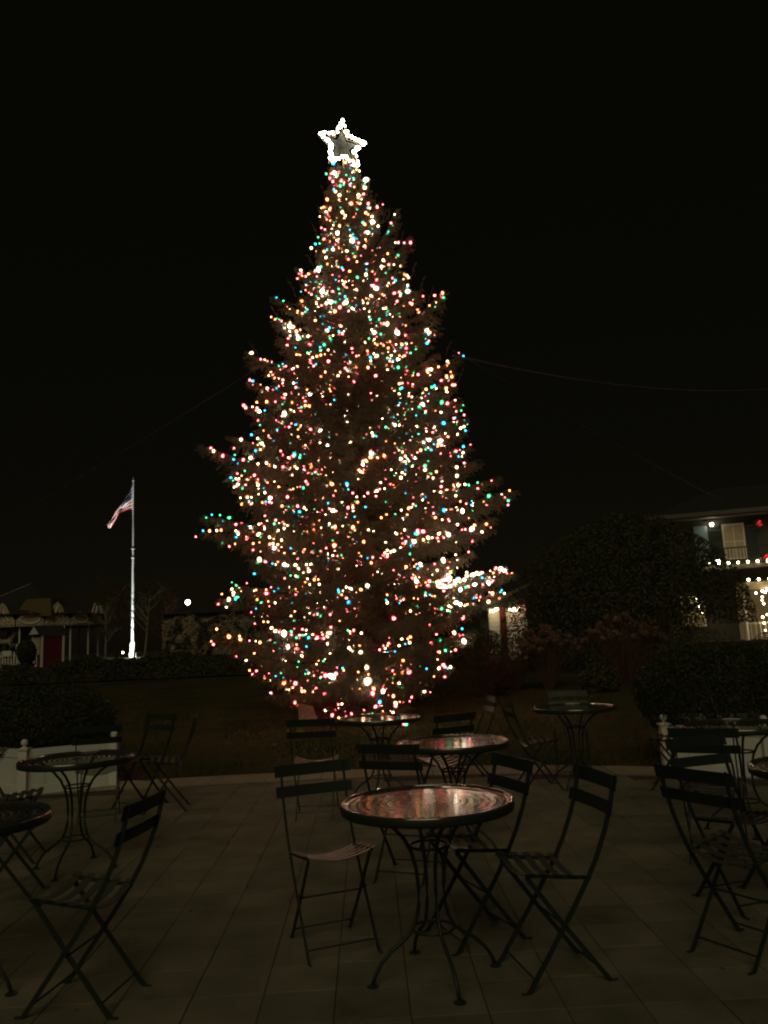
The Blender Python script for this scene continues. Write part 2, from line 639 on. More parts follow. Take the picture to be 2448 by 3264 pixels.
# ------------------------------------------------------------------ bistro table
def build_table():
    root = thing('bistro_table', 'x', 'table')
    # perforated steel top: rings of slots cut right through
    N = 240
    rads = [.0, .02]
    holes = []
    r = .045
    while r < .345:
        rads += [r, r + .0105]
        holes.append(len(rads) - 2)
        r += .0325
    rads += [.352, .360, .366]
    zz = [.716] * len(rads)
    zz[-3], zz[-2], zz[-1] = .716, .7185, .7225
    vs, fs = [], []
    for k, rr in enumerate(rads):
        for j in range(N):
            a = 2 * PI * j / N
            vs.append((rr * math.cos(a), rr * math.sin(a), zz[k]))
    for k in range(1, len(rads) - 1):
        for j in range(N):
            if k in holes and ((j + (holes.index(k) % 2) * 2) % 4) != 0:
                continue
            fs.append((k * N + j, k * N + (j + 1) % N, (k + 1) * N + (j + 1) % N, (k + 1) * N + j))
    fs.append(tuple(N + j for j in range(N)))
    vs[0:N] = [(0, 0, .7)] * 0 + vs[0:N]
    MB().add(vs, fs).build('table_top', M_TOP, root)
    mb = MB()
    mb.lathe([(.3665, .716), (.3665, .7235), (.371, .7275), (.379, .7275), (.3835, .7245), (.3835, .7205)], 72, cap=False)
    mb.build('lip', M_TOP, root, smooth=True)
    MB().lathe([(.3835, .7215), (.385, .719), (.385, .700), (.383, .688), (.379, .688), (.379, .712)], 72, cap=False).build('rim', M_PAINT, root, smooth=True)
    # four wrought rods: splay under the top, pinch through two rings, splay to the feet
    pts = [(.275, .700), (.262, .694), (.22, .668), (.165, .628), (.115, .575), (.082, .51), (.064, .44), (.058, .36), (.062, .29), (.076, .235), (.10, .19), (.145, .155), (.19, .128), (.235, .088), (.265, .045), (.28, .006)]
    for q in range(4):
        a = PI / 4 + q * PI / 2
        ca, sa = math.cos(a), math.sin(a)
        mb = MB()
        mb.tube([(r_ * ca, r_ * sa, z) for r_, z in pts], .0085, 7)
        leg = mb.build('leg', M_PAINT, root, smooth=True)
        MB().lathe([(.003, 0), (.026, 0), (.026, .004), (.012, .010), (.003, .010)], 14, (.28 * ca, .28 * sa, .0005)).build('foot_pad', M_PAINT, leg)
    for (rr, z) in ((.086, .535), (.090, .195)):
        mb = MB()
        mb.tube([(rr * math.cos(2 * PI * j / 32), rr * math.sin(2 * PI * j / 32), z) for j in range(32)], .0062, 6, closed=True)
        mb.build('ring', M_PAINT, root, smooth=True)
    mb = MB()
    mb.tube([(.285 * math.cos(2 * PI * j / 40), .285 * math.sin(2 * PI * j / 40), .705) for j in range(40)], .0075, 5, closed=True)
    mb.build('under_ring', M_PAINT, root, smooth=True)
    return root


table0 = build_table()
TABLES = [
    (.133, 3.709, 62, 'big round table nearest the camera, its perforated steel top glowing with tree lights'),
    (.401, 5.691, 20, 'middle round table, second from the camera, with red reflections on its top'),
    (-.131, 7.651, 30, 'small looking round table farthest back, right in front of the tree'),
    (1.738, 7.880, 8, 'unlit round table at the far right edge of the paving with curved legs'),
    (-2.197, 5.715, 40, 'dark round table at the left in front of the white planter'),
    (-1.97, 3.76, 35, 'round table cut off by the left edge with one bright rim arc'),
    (2.48, 5.95, 30, 'round table in front of the right white planter, edge cut by the frame'),
    (2.16, 4.12, 20, 'round table at the right edge with only its left tip showing'),
]
for i, (x, y, a_, lab) in enumerate(TABLES):
    o = table0 if i == 0 else copy_tree(table0)
    o.location = (x, y, .001)
    o.rotation_euler = (0, 0, math.radians(a_))
    tag(o, lab, 'table', 'round bistro tables on the patio')


# ------------------------------------------------------------------ leafy masses
def leaf_cloud(pts, nrm, size, rng, spread=.9, aspect=.55):
    """one bent two-triangle leaf per point"""
    n = len(pts)
    d = nrm + rng.normal(0, spread, (n, 3))
    d /= np.linalg.norm(d, axis=1)[:, None] + 1e-9
    t = np.cross(d, rng.normal(0, 1, (n, 3)))
    t /= np.linalg.norm(t, axis=1)[:, None] + 1e-9
    b = np.cross(d, t)
    s = size * rng.uniform(.6, 1.3, n)[:, None]
    p0 = pts - t * s * .5
    p1 = pts + b * s * aspect * .5 + d * s * .06
    p2 = pts + t * s * .5
    p3 = pts - b * s * aspect * .5 + d * s * .06
    V = np.stack([p0, p1, p2, p3], 1).reshape(-1, 3)
    F = np.arange(len(V)).reshape(-1, 4)
    return V, F


def lumpy_ellipsoid(n, c, r, rng, depth=.25, lumps=26, top_only=False, boxy=1.0):
    """points in the outer shell of a lumpy ellipsoid"""
    u = rng.normal(0, 1, (n, 3))
    u /= np.linalg.norm(u, axis=1)[:, None]
    if top_only:
        u[:, 2] = np.abs(u[:, 2])
    L = rng.normal(0, 1, (lumps, 3))
    L /= np.linalg.norm(L, axis=1)[:, None]
    amp = rng.uniform(.02, .10, lumps) * (.30 if lumps > 100 else 1)
    dd = u @ L.T
    bump = (amp * np.exp(-(1 - dd) * (60 if lumps > 100 else 18))).sum(1)
    rad = (1 + bump) * (1 - depth * rng.random(n) ** 1.6)
    if boxy != 1.0:
        k = (np.abs(u) ** boxy).sum(1) ** (-1 / boxy)
        rad = rad * k
    P = u * rad[:, None] * np.array(r) + np.array(c)
    return P, u


def build_bush(name, label, cat, loc, r, n, size, m_, rng, depth=.3, boxy=1.0, lumps=26, cz=.0, stems=6, group=None, top=True, clip=None):
    t = thing(name, label, cat, loc, group=group)
    P, u = lumpy_ellipsoid(n, (0, 0, cz), r, rng, depth, lumps, top, boxy)
    P = P[P[:, 2] > -.01]
    if clip is not None:
        P = P[clip(P)]
    V, F = leaf_cloud(P, (P - np.array([0, 0, cz])) / np.array(r), size, rng)
    link('crown', np_mesh('crown', V, F, m_), t)
    mb = MB()
    for k in range(stems):
        a = 2 * PI * k / stems + rng.uniform(-.3, .3)
        f = rng.uniform(.4, .75)
        e = (r[0] * f * math.cos(a), r[1] * f * math.sin(a), cz + r[2] * rng.uniform(.35, .6))
        s0 = .012 * (1 + 3 * r[2] / 3)
        mb.tube([(e[0] * .1, e[1] * .1, -.02), (e[0] * .45, e[1] * .45, e[2] * .5), e], [s0, s0 * .7, s0 * .25], 5)
    mb.build('stem', M_STEM, t)
    return t


M_LITTER = mat('dead leaf', (.17, .10, .05), .8, noise=(3, (.30, .27, .20), .45, .6))
V, F = leaf_cloud(np.stack([lx, ly, np.full(len(lx), .007)], -1), nr, .028, np.random.default_rng(9), .25, .6)
tag(link('leaf_litter', np_mesh('leaf_litter', V, F, M_LITTER)), 'small dead leaves and grit strewn over the paving', 'leaves', kind='stuff')

# ------------------------------------------------------------------ white planters with box hedges
def planter(name, label, poly, ztop, balls):
    """poly: plan polygon, counter-clockwise, first corner nearest the camera"""
    t = thing(name, label, 'planter', (poly[0][0], poly[0][1], 0))
    o0 = Vector((poly[0][0], poly[0][1], 0))
    n = len(poly)
    P = [Vector((p[0], p[1], 0)) - o0 for p in poly]
    for i in range(n):
        mb = MB()
        mb.box((P[i].x, P[i].y, ztop / 2), (.085, .085, ztop), 0)
        mb.box((P[i].x, P[i].y, ztop + .008), (.115, .115, .016), 0)
        post = mb.build('post', M_WHITE, t)
        if i in balls:
            mb = MB()
            mb.lathe([(.040, .016), (.040, .022), (.014, .030), (.014, .040)], 14, (P[i].x, P[i].y, ztop), cap=True)
            mb.ball((P[i].x, P[i].y, ztop + .072), .036, 14, 8)
            mb.build('ball_finial', M_WHITE, post, smooth=True)
        a, b = P[i], P[(i + 1) % n]
        d = (b - a)
        L = d.length - .088
        mid = (a + b) / 2
        rz = math.atan2(d.y, d.x)
        nb = max(2, int(round(L / .16)))
        for k in range(nb):
            q = a + d.normalized() * (.044 + (k + .5) * L / nb)
            MB().box((q.x, q.y, ztop * .5), (L / nb - .004, .018, ztop - .19), rz).build('panel_board', M_WHITE, t)
        for z in (.05, ztop - .045):
            MB().box((mid.x, mid.y, z), (L, .036, .088), rz).build('rail', M_WHITE, t)
    xs_, ys_ = [p.x for p in P], [p.y for p in P]
    mb = MB()
    cen = sum(P, Vector()) / n
    inner = [cen + (p - cen) * .93 for p in P]
    mb.add([(p.x, p.y, ztop - .10) for p in inner], [tuple(range(n))])
    tag(mb.build('soil', M_BED, t), kind='structure')
    return t


PL = [(-3.86, 8.60), (-3.08, 9.06), (-3.75, 10.10), (-5.05, 9.55)]
planter('white_planter', 'white panelled planter box with ball finials at the left edge of the paving', PL, .47, (0, 1))
PR = [(3.50, 7.80), (3.95, 9.0), (3.05, 9.35), (2.72, 8.30)]
planter('white_planter', 'white panelled planter box at the right edge, partly hidden by dark chairs', PR, .47, (0, 3))


def box_hedge(label, loc, r, cz, n, seed):
    rng = np.random.default_rng(seed)
    return build_bush('boxwood_hedge', label, 'hedge', loc, r, n, .032, M_LEAF, rng, .28, 2.6, 40, cz, 8, 'clipped box hedges in the planters', top=False)


box_hedge('clipped dark box hedge growing in the left white planter', (-4.06, 9.33, .37), (.74, .56, .40), .29, 26000, 3)
box_hedge('rounded clipped box hedge growing in the right white planter', (3.42, 8.62, .37), (.74, .72, .50), .36, 30000, 4)

# ------------------------------------------------------------------ the Christmas tree
TX, TY = -.50, 14.6
TZ = gz(TX, TY) - .02


def needles_for(seg0, seg1, rng, spacing=.0085, ln=(.024, .042), wd=.0034):
    """needle triangles round the twig segments"""
    d = seg1 - seg0
    L = np.linalg.norm(d, axis=1)
    cnt = np.maximum(3, (L / spacing)).astype(int)
    idx = np.repeat(np.arange(len(L)), cnt)
    t = rng.random(len(idx))
    p = seg0[idx] + d[idx] * t[:, None]
    ax = d[idx] / L[idx][:, None]
    rv = rng.normal(0, 1, (len(idx), 3))
    rv[:, 2] += .25
    rv -= ax * (rv * ax).sum(1)[:, None]
    rv /= np.linalg.norm(rv, axis=1)[:, None] + 1e-9
    nd = ax * .62 + rv * .78
    l = rng.uniform(ln[0], ln[1], len(idx))[:, None]
    tip = p + nd * l
    sd = np.cross(nd, rng.normal(0, 1, nd.shape))
    sd /= np.linalg.norm(sd, axis=1)[:, None] + 1e-9
    return np.stack([p - sd * wd, p + sd * wd, tip], 1).reshape(-1, 3)


def tri_tubes(a, b, r0, r1):
    """thin three-sided twigs as triangles"""
    d = b - a
    L = np.linalg.norm(d, axis=1)[:, None] + 1e-9
    ax = d / L
    u = np.cross(ax, np.array([.3, .5, .81]))
    u /= np.linalg.norm(u, axis=1)[:, None] + 1e-9
    w_ = np.cross(ax, u)
    out = []
    ring0 = [a + (u * math.cos(q) + w_ * math.sin(q)) * r0 for q in (0, 2.094, 4.189)]
    ring1 = [b + (u * math.cos(q) + w_ * math.sin(q)) * r1 for q in (0, 2.094, 4.189)]
    for k in range(3):
        k2 = (k + 1) % 3
        out.append(np.stack([ring0[k], ring0[k2], ring1[k2]], 1))
        out.append(np.stack([ring0[k], ring1[k2], ring1[k]], 1))
    return np.concatenate(out, 0).reshape(-1, 3)


def spruce_branch(L, rng, hang):
    """branch along +X from the trunk; returns mesh, light nodes (local)"""
    sag = rng.uniform(.04, .09) * L
    wob = rng.normal(0, .02 * L, 3)

    def axis(s):
        s = np.asarray(s)
        return np.stack([s * L, wob[0] * np.sin(PI * s) + wob[1] * np.sin(2 * PI * s), -sag * np.sin(PI * s ** .8) + .05 * L * s ** 4], -1)

    ss = np.linspace(0, 1, 9)
    A = axis(ss)
    rr = (.012 + .011 * L) * (1 - ss * .86)
    wood = []
    segs0, segs1 = [], []
    for i in range(8):
        wood.append(tri_tubes(A[i:i + 1], A[i + 1:i + 2], rr[i], rr[i + 1]))
    # needles along the outer axis itself
    for i in range(3, 8):
        segs0.append(A[i]); segs1.append(A[i + 1])
    nodes = [axis(s) for s in np.linspace(.30, 1.0, 8)]
    tw = []
    ntw = int(6 + 17 * L)
    for k in range(ntw):
        s = .10 + .90 * (k + rng.random()) / ntw
        p = axis(s)
        for side in (-1, 1):
            l = (.12 + .48 * (1 - s) ** .75 * min(1, s * 4)) * min(1.0, .42 + .36 * L) * rng.uniform(.65, 1.2)
            ang = rng.uniform(.65, 1.05)
            el = rng.normal(-.10 - .30 * hang, .22)
            d = np.array([math.cos(ang) * math.cos(el), side * math.sin(ang) * math.cos(el), math.sin(el)])
            m1 = p + d * l * .55
            d2 = d + np.array([.25, 0, -.35 * hang + .10])
            d2 /= np.linalg.norm(d2)
            e = m1 + d2 * l * .45
            tw.append((p, m1)); tw.append((m1, e))
            if rng.random() < .5:
                nodes.append(e)
            for q in range(int(2 + l * 8)):
                f = rng.uniform(.2, .95)
                b0 = p + (e - p) * f
                sa = rng.choice([-1, 1]) * rng.uniform(.6, 1.0)
                d3 = np.array([d[0] * math.cos(sa) - d[1] * math.sin(sa), d[0] * math.sin(sa) + d[1] * math.cos(sa), d[2] - .25 * hang + rng.normal(0, .2)])
                l3 = l * rng.uniform(.22, .42) * (1.1 - .5 * f) + .03
                tw.append((b0, b0 + d3 * l3))
        # pendulous twigs under the bough
        if hang > .3 and rng.random() < .75 * hang:
            l = rng.uniform(.10, .30) * min(1, .4 + .3 * L)
            d = np.array([rng.normal(.15, .2), rng.normal(0, .25), -1.0])
            d /= np.linalg.norm(d)
            tw.append((p, p + d * l))
            for q in range(3):
                b0 = p + d * l * rng.uniform(.2, .8)
                tw.append((b0, b0 + (d + rng.normal(0, .55, 3)) * l * .35))
        elif hang < .3 and rng.random() < .4:
            l = rng.uniform(.08, .2)
            d = np.array([.6, rng.normal(0, .3), .8])
            tw.append((p, p + d * l))
    T0 = np.array([q[0] for q in tw]); T1 = np.array([q[1] for q in tw])
    wood.append(tri_tubes(T0, T1, .0038, .0016))
    S0 = np.concatenate([np.array(segs0), T0]); S1 = np.concatenate([np.array(segs1), T1])
    ND = needles_for(S0, S1, rng)
    WD = np.concatenate(wood)
    V = np.concatenate([WD, ND])
    F = np.arange(len(V)).reshape(-1, 3)
    mi = np.r_[np.zeros(len(WD) // 3, int), np.ones(len(ND) // 3, int)]
    return np_mesh('branch', V, F, [M_BARK, M_NEEDLE], mi), np.array(nodes)


# outline of this tree: reach of the boughs to its left and right at each height
ZL = [.15, .35, .7, 1.0, 1.5, 2.0, 2.4, 2.8, 3.2, 3.5, 3.9, 4.4, 4.8, 5.1, 5.7, 6.1, 6.8, 7.3, 7.9, 8.4, 8.95, 9.55, 10.05, 10.57, 11.1]
RL = [1.40, 1.75, 2.1, 2.45, 2.6, 2.55, 2.45, 2.5, 2.65, 2.6, 2.45, 2.4, 2.3, 2.2, 2.05, 1.85, 1.52, 1.30, .98, .76, .57, .46, .36, .24, .10]
ZR = [.15, .3, .6, .9, 1.4, 1.9, 2.2, 2.7, 3.0, 3.4, 3.7, 4.2, 4.6, 4.9, 5.5, 6.0, 6.6, 7.2, 7.75, 8.35, 8.9, 9.5, 10.05, 10.57, 11.1]
RR = [.9, 1.1, 1.5, 1.85, 2.2, 2.25, 2.1, 2.05, 2.55, 2.75, 2.85, 2.65, 2.5, 2.4, 2.25, 2.1, 1.92, 1.74, 1.60, 1.24, 1.06, .80, .52, .30, .1]


def reach(z, az):
    wgt = .5 + .5 * math.cos(az)
    return (1 - wgt) * float(np.interp(z, ZL, RL)) + wgt * float(np.interp(z, ZR, RR))


tree = thing('spruce_tree', 'tall spruce dressed as a Christmas tree, covered in coloured lights', 'tree', (TX, TY, TZ))
mb = MB()
tz_ = [0, .3, 2, 5, 8, 10.2, 10.9]
tr_ = [.23, .17, .145, .10, .055, .02, .010]
mb.tube([(.02 * math.sin(z * 1.3), .02 * math.cos(z), z) for z in tz_], tr_, 10)
for k in range(6):
    a = k * PI / 3 + .3
    mb.tube([(.10 * math.cos(a), .10 * math.sin(a), .22), (.24 * math.cos(a), .24 * math.sin(a), .05), (.42 * math.cos(a), .42 * math.sin(a), -.05)], [.09, .06, .03], 6)
mb.build('trunk', M_BARK, tree, smooth=True)

rngb = np.random.default_rng(5)
protos = []
for (L, hang) in ((.30, .0), (.55, .0), (.9, .1), (.9, .5), (1.3, .3), (1.3, .9), (1.8, .6), (1.8, 1.0), (2.3, .8), (2.3, 1.0), (2.8, 1.0)):
    for _ in range(2):
        protos.append((L, hang) + spruce_branch(L, rngb, hang))

specs = []
# boughs that stick out of the outline
for (az_, zt, r) in ((PI, 7.92, 1.42), (PI + .1, 7.42, 1.45), (PI - .1, 6.86, 2.02), (PI + .05, 6.2, 1.95), (PI - .15, 5.25, 2.42), (PI + .12, 4.92, 2.86),
                     (PI, 3.66, 2.86), (PI + .1, 3.3, 2.78), (PI - .1, 2.12, 2.62), (-.15, 2.30, 2.78), (.05, 2.44, 2.60), (-.34, 2.14, 2.50), (-.22, 2.42, 2.66), (.18, 2.24, 2.40), (-.05, 2.02, 2.52), (0, 7.82, 1.85), (.1, 6.66, 2.18), (-.1, 3.8, 2.92), (.1, 4.2, 2.75),
                     (PI, 8.5, .98), (0, 9.6, 1.02), (.1, 9.1, 1.28)):
    specs.append((az_, zt, r))
NSP = len(specs)
z = .16
k = 0
while z < 10.95:
    nb = 9 if z < 6.4 else (8 if z < 8.8 else 6)
    off = rngb.uniform(0, 2 * PI)
    for q in range(nb):
        az_ = off + 2 * PI * q / nb + rngb.normal(0, .16)
        zt = z + rngb.normal(0, .09)
        r = reach(max(.12, zt), az_) * rngb.uniform(.80, 1.0)
        specs.append((az_, max(.10, zt), r))
    z += .330 if z < 7.5 else .275
print('branches', len(specs))
light_nodes = []
for (az_, zt, r) in specs[:300]:
    slope = float(np.interp(zt, [0, 1.0, 3, 6, 8, 9.5, 11], [-.16, -.10, -.02, .20, .50, 1.0, 2.0]))
    slope += rngb.normal(0, .05)
    dz = slope * r
    L = math.hypot(r, dz)
    tilt = math.atan2(dz, r)
    hg = float(np.interp(zt, [0, 5, 7.5, 9, 11], [1.0, 1.0, .5, .1, 0]))
    best = sorted(protos, key=lambda p: abs(math.log(p[0] / L)) + .35 * abs(p[1] - hg) + rngb.uniform(0, .12))[0]
    o = link('branch', best[2], tree)
    sc = L / best[0]
    M = Matrix.Translation((0, 0, zt - dz)) @ Matrix.Rotation(az_, 4, 'Z') @ Matrix.Rotation(-tilt, 4, 'Y') @ Matrix.Rotation(rngb.uniform(-.25, .25), 4, 'X') @ Matrix.Diagonal((sc, sc, sc, 1))
    o.matrix_basis = M
    Mw = np.array(Matrix.Translation((TX, TY, TZ)) @ M)
    N = best[3]
    Nw = N @ Mw[:3, :3].T + Mw[:3, 3]
    light_nodes.append((az_, zt, r, Nw, len(light_nodes) < NSP))
# young shoots standing up along the upper outline
def young_shoot(L, rng):
    p0 = np.array([[0, 0, 0], [L * .5, .012, .01]])
    p1 = np.array([[L * .5, .012, .01], [L, .02, 0]])
    for k in range(4):
        f = L * (.30 + .16 * k)
        sd = 1 if k % 2 else -1
        a0 = np.array([[f, .01, 0]])
        p0 = np.concatenate([p0, a0])
        p1 = np.concatenate([p1, a0 + np.array([[L * .20, sd * L * .13, rng.normal(0, .02)]])])
    WD = tri_tubes(p0, p1, .006, .003)
    ND = needles_for(p0, p1, rng, .006, (.014, .022), .0028)
    V = np.concatenate([WD, ND])
    mi = np.r_[np.zeros(len(WD) // 3, int), np.ones(len(ND) // 3, int)]
    return np_mesh('shoot', V, np.arange(len(V)).reshape(-1, 3), [M_BARK, M_NEEDLE], mi)


shoot = [young_shoot(l_, rngb) for l_ in (.34, .42, .50)]
for (x, y, z, t_, a_) in ((-.34, -.1, 9.95, .25, 3.0), (.42, -.1, 10.0, .2, .2), (.72, -.1, 9.5, .3, .1), (-.52, -.2, 9.1, .3, 3.2), (.95, -.2, 9.15, .25, -.1), (-.62, -.2, 8.55, .4, 3.0), (1.10, -.1, 8.6, .3, .2), (-1.0, -.1, 8.05, .4, 3.1),
                          (1.35, -.1, 8.0, .35, 0), (1.62, -.1, 7.45, .4, .1), (-1.25, -.1, 7.45, .5, 3.1), (.1, -.4, 10.3, .2, -1.5), (1.8, -.1, 6.75, .4, 0), (-.22, 0, 10.35, .15, 3.1), (.56, -.1, 9.75, .15, 0), (.83, -.1, 9.35, .1, .3), (1.02, -.1, 8.85, .2, -.2), (1.22, -.1, 8.3, .3, .2), (-.45, -.1, 9.5, .2, 3.3), (-.74, -.1, 8.3, .3, 3.0), (.30, -.2, 10.2, .1, 0), (1.5, -.1, 7.7, .3, .1), (-1.75, -.1, 6.9, .5, 3.1), (2.0, -.1, 6.2, .4, 0)):
    o = link('shoot', shoot[int(rngb.integers(3))], tree)
    o.location = (x, y, z - .12)
    o.rotation_euler = (0, -PI / 2 + t_, a_)
# leader shoots at the very top
o = link('leader', spruce_branch(.8, rngb, 0)[0], tree)
o.location = (0, 0, 10.25)
o.rotation_euler = (0, -PI / 2, 0)

# ------------------------------------------------------------------ string lights
bulb_v, bulb_f = [], []
prof = [(.004, -.036), (.019, -.022), (.026, .0), (.020, .020), (.010, .032), (.002, .036)]
prof = [(p_[0] * 1.22, p_[1] * 1.15) for p_ in prof]
bmb = MB().lathe(prof, 6)
bmb.lathe([(.004, -.022), (.017, -.010), (.017, .008), (.004, .020)], 5, mi=1)
BV = np.array(bmb.v)
BF = [list(f) for f in bmb.f]
BMI = list(bmb.mi)
bulb_mesh = []
for m_ in BULBS:
    bulb_mesh.append(bmb.mesh('bulb', m_, smooth=True))

lights = thing('string_lights', 'multicoloured string lights with fat bulbs wound all over the spruce', 'string lights', (TX, TY, TZ))
rngl = np.random.default_rng(21)
bulbs = []      # (pos, colour, scale)
wire_paths = []
for (az_, zt, r, Nw, special) in light_nodes:
    front = -math.sin(az_)          # 1 towards the camera
    ax = Nw[:8]
    tips = Nw[8:]
    cnt = 3.7 + 5.0 * r
    if front < -.25:
        cnt *= .45
    if zt > 9:
        cnt *= 1.25
    # a few sparse patches where hardly any bulbs show
    px = r * math.cos(az_)
    if front > .3 and 4.7 < zt < 6.1 and -.9 < px < .8:
        cnt *= .15
    if front > .3 and 1.3 < zt < 2.8 and .1 < px < 1.4:
        cnt *= .26
    if front > .3 and .9 < zt < 1.6 and -.2 < px < 1.6:
        cnt *= .55
    if zt < .6:
        cnt *= .45
    if special:
        cnt = 5 + 4.5 * r + (6 if 2.0 < zt < 2.45 and math.cos(az_) > 0 else 0)
    else:
        cnt *= math.exp(rngl.normal(-.10, .42))          # strings bunch up here and there
    cnt = int(cnt)
    path = []
    # bulbs of the inner strings, close to the trunk, that make the crown glow from within
    sparse = front > .3 and (4.7 < zt < 6.1 and -.9 < px < .8 or 1.3 < zt < 2.8 and .1 < px < 1.4)
    for q in range(0 if sparse else (int(1.4 + 1.5 * r) if zt < 9.5 else 1)):
        s = rngl.uniform(0.0, 2.6)
        i0 = int(s)
        p = ax[i0] + (ax[i0 + 1] - ax[i0]) * (s - i0) + rngl.normal(0, .06, 3)
        bulbs.append((p, int(rngl.choice(5, p=[.26, .24, .36, .07, .07])), rngl.uniform(.5, .85)))
    for q in range(cnt):
        if rngl.random() < (.85 if special else .62) or len(tips) == 0:
            s = rngl.uniform(1.5, 7) if special else rngl.uniform(0.8, 7)
            i0 = int(min(6, s))
            p = ax[i0] + (ax[i0 + 1] - ax[i0]) * (s - i0)
        else:
            p = tips[rngl.integers(len(tips))].copy()
        outw = np.array([math.cos(az_), math.sin(az_), .5])
        p = p + rngl.normal(0, .035, 3) + .045 * outw
        if p[2] < TZ + .12:
            p[2] = TZ + .12 + .2 * rngl.random()
        c_ = rngl.choice(5, p=[.40, .20, .28, .06, .06] if zt < 3.2 and rngl.random() < .5 else [.27, .19, .26, .14, .14])
        sc = float(np.clip(math.exp(rngl.normal(-.30, .30)), .42, 1.30))
        if c_ in (3, 4):
            sc *= .96
        if rngl.random() < (.17 if special and 2.0 < zt < 2.45 and math.cos(az_) > 0 else (.0 if special else .05)):
            c_, sc = 5, rngl.uniform(1.15, 1.5)
        bulbs.append((p, int(c_), sc))
        path.append(p)
    if len(path) > 1:
        path.sort(key=lambda p: (p[0] - TX) ** 2 + (p[1] - TY) ** 2)
        wire_paths.append(path)
# the trailing end of the string in front of the foot of the tree, and bulbs added to light the pale board pink
trail = [(-.38, 13.0, .80, 5, 2.2), (-.29, 13.0, .68, 1, 1.1), (-.14, 13.0, .63, 5, 1.1), (-.20, 13.0, .47, 4, 1.0), (-.27, 13.0, .40, 0, 1.0), (.05, 13.0, .44, 2, 1.0), (-.25, 13.0, .25, 4, 1.0), (-.17, 13.0, .22, 3, 1.0),
         (.02, 13.0, .55, 1, .9), (.0, 12.9, .30, 2, .8), (-1.12, 13.55, .60, 0, 1.1), (-1.48, 13.5, .66, 1, 1.0), (-1.25, 13.5, .70, 0, .9), (.155, 12.9, .135, 0, 1.1), (.20, 12.9, .118, 3, 1.2), (-.05, 12.9, .20, 3, .9)]
for (x, y, z, c_, sc) in trail:
    bulbs.append((np.array([x, y, z]), c_, sc))
wire_paths.append([np.array(t[:3]) for t in trail])
bulbs.sort(key=lambda b: b[0][1] - .02 * b[2])      # nearest the camera first
print('bulbs', len(bulbs))
rv, rf, rmi = [], [], []
base = np.array([TX, TY, TZ])
for i, (p, c_, sc) in enumerate(bulbs):
    R = Matrix.Rotation(rngl.uniform(0, 6.28), 3, 'Z') @ Matrix.Rotation(rngl.uniform(-1.9, 1.9), 3, 'X')
    if i < 300:
        o = link('bulb', bulb_mesh[c_], lights)
        o.matrix_basis = Matrix.Translation(p - base) @ R.to_4x4() @ Matrix.Diagonal((sc, sc, sc, 1))
    else:
        b = sum(len(q) for q in rv)
        rv.append((BV * sc) @ np.array(R).T + p - base)
        rf.extend([[b + k for k in f] for f in BF])
        rmi.extend([c_ * 2 + q_ for q_ in BMI])
me = bpy.data.meshes.new('bulbs_beyond')
me.from_pydata(np.concatenate(rv).tolist(), [], rf)
for pair in BULBS:
    for m_ in pair:
        me.materials.append(m_)
me.polygons.foreach_set('material_index', rmi)
tag(link('bulb', me, lights), kind='stuff')
mb = MB()
for path in wire_paths:
    pp = [(q - base + np.array([0, 0, -.03])).tolist() for q in path]
    mb.tube(pp, .0035, 3)
tag(mb.build('wire', M_WIRE, lights), kind='stuff')

# ------------------------------------------------------------------ star on top
star = thing('star_topper', 'five pointed star outlined in blazing white bulbs on the tree top', 'star', (-.50, 14.42, 10.46), math.radians(25))
cz = .63
ro, ri, rot = .50, .225, math.radians(1)
pts = []
for k in range(10):
    a = PI / 2 + rot + k * PI / 5
    rr = ro if k % 2 == 0 else ri
    pts.append(Vector((rr * math.cos(a), 0, cz + rr * math.sin(a))))
for yy in (-.05, .05):
    mb = MB()
    mb.tube([(p.x, yy, p.z) for p in pts], .010, 6, closed=True)
    mb.build('frame', M_GOLD, star)
mb = MB()
inr = [Vector((0, 0, cz)) + (p - Vector((0, 0, cz))) * .66 for p in pts]
vs = [(p.x, .015, p.z) for p in inr] + [(p.x, .025, p.z) for p in inr] + [(0, .005, cz), (0, .035, cz)]
fs = []
for k in range(10):
    k2 = (k + 1) % 10
    fs += [(k, k2, 20), (10 + k2, 10 + k, 21), (k, 10 + k, 10 + k2, k2)]
mb.add(vs, fs)
mb.build('panel', M_STARP, star)  # added panel that gives the glare inside the star a shape
MB().tube([(0.02, .03, -.35), (.02, .03, cz + .1)], .014, 6).build('mast', M_GOLD, star)
sb = MB().lathe([(.004, -.036), (.019, -.022), (.026, .0), (.020, .020), (.010, .032), (.002, .036)], 6).mesh('bulb', E_STAR, smooth=True)
for k in range(10):
    a, b = pts[k], pts[(k + 1) % 10]
    for q in range(4):
        p = a + (b - a) * ((q + .5 + random.uniform(-.22, .22)) / 4)
        o = link('bulb', sb, star)
        s = random.uniform(.80, 1.50)
        out = (p - Vector((0, 0, cz))).normalized()
        o.matrix_basis = Matrix.Translation(p + out * random.uniform(-.01, .045) + Vector((0, random.uniform(-.06, -.03), 0))) @ Matrix.Rotation(random.uniform(0, 6), 4, 'Y') @ Matrix.Diagonal((s, s, s, 1))

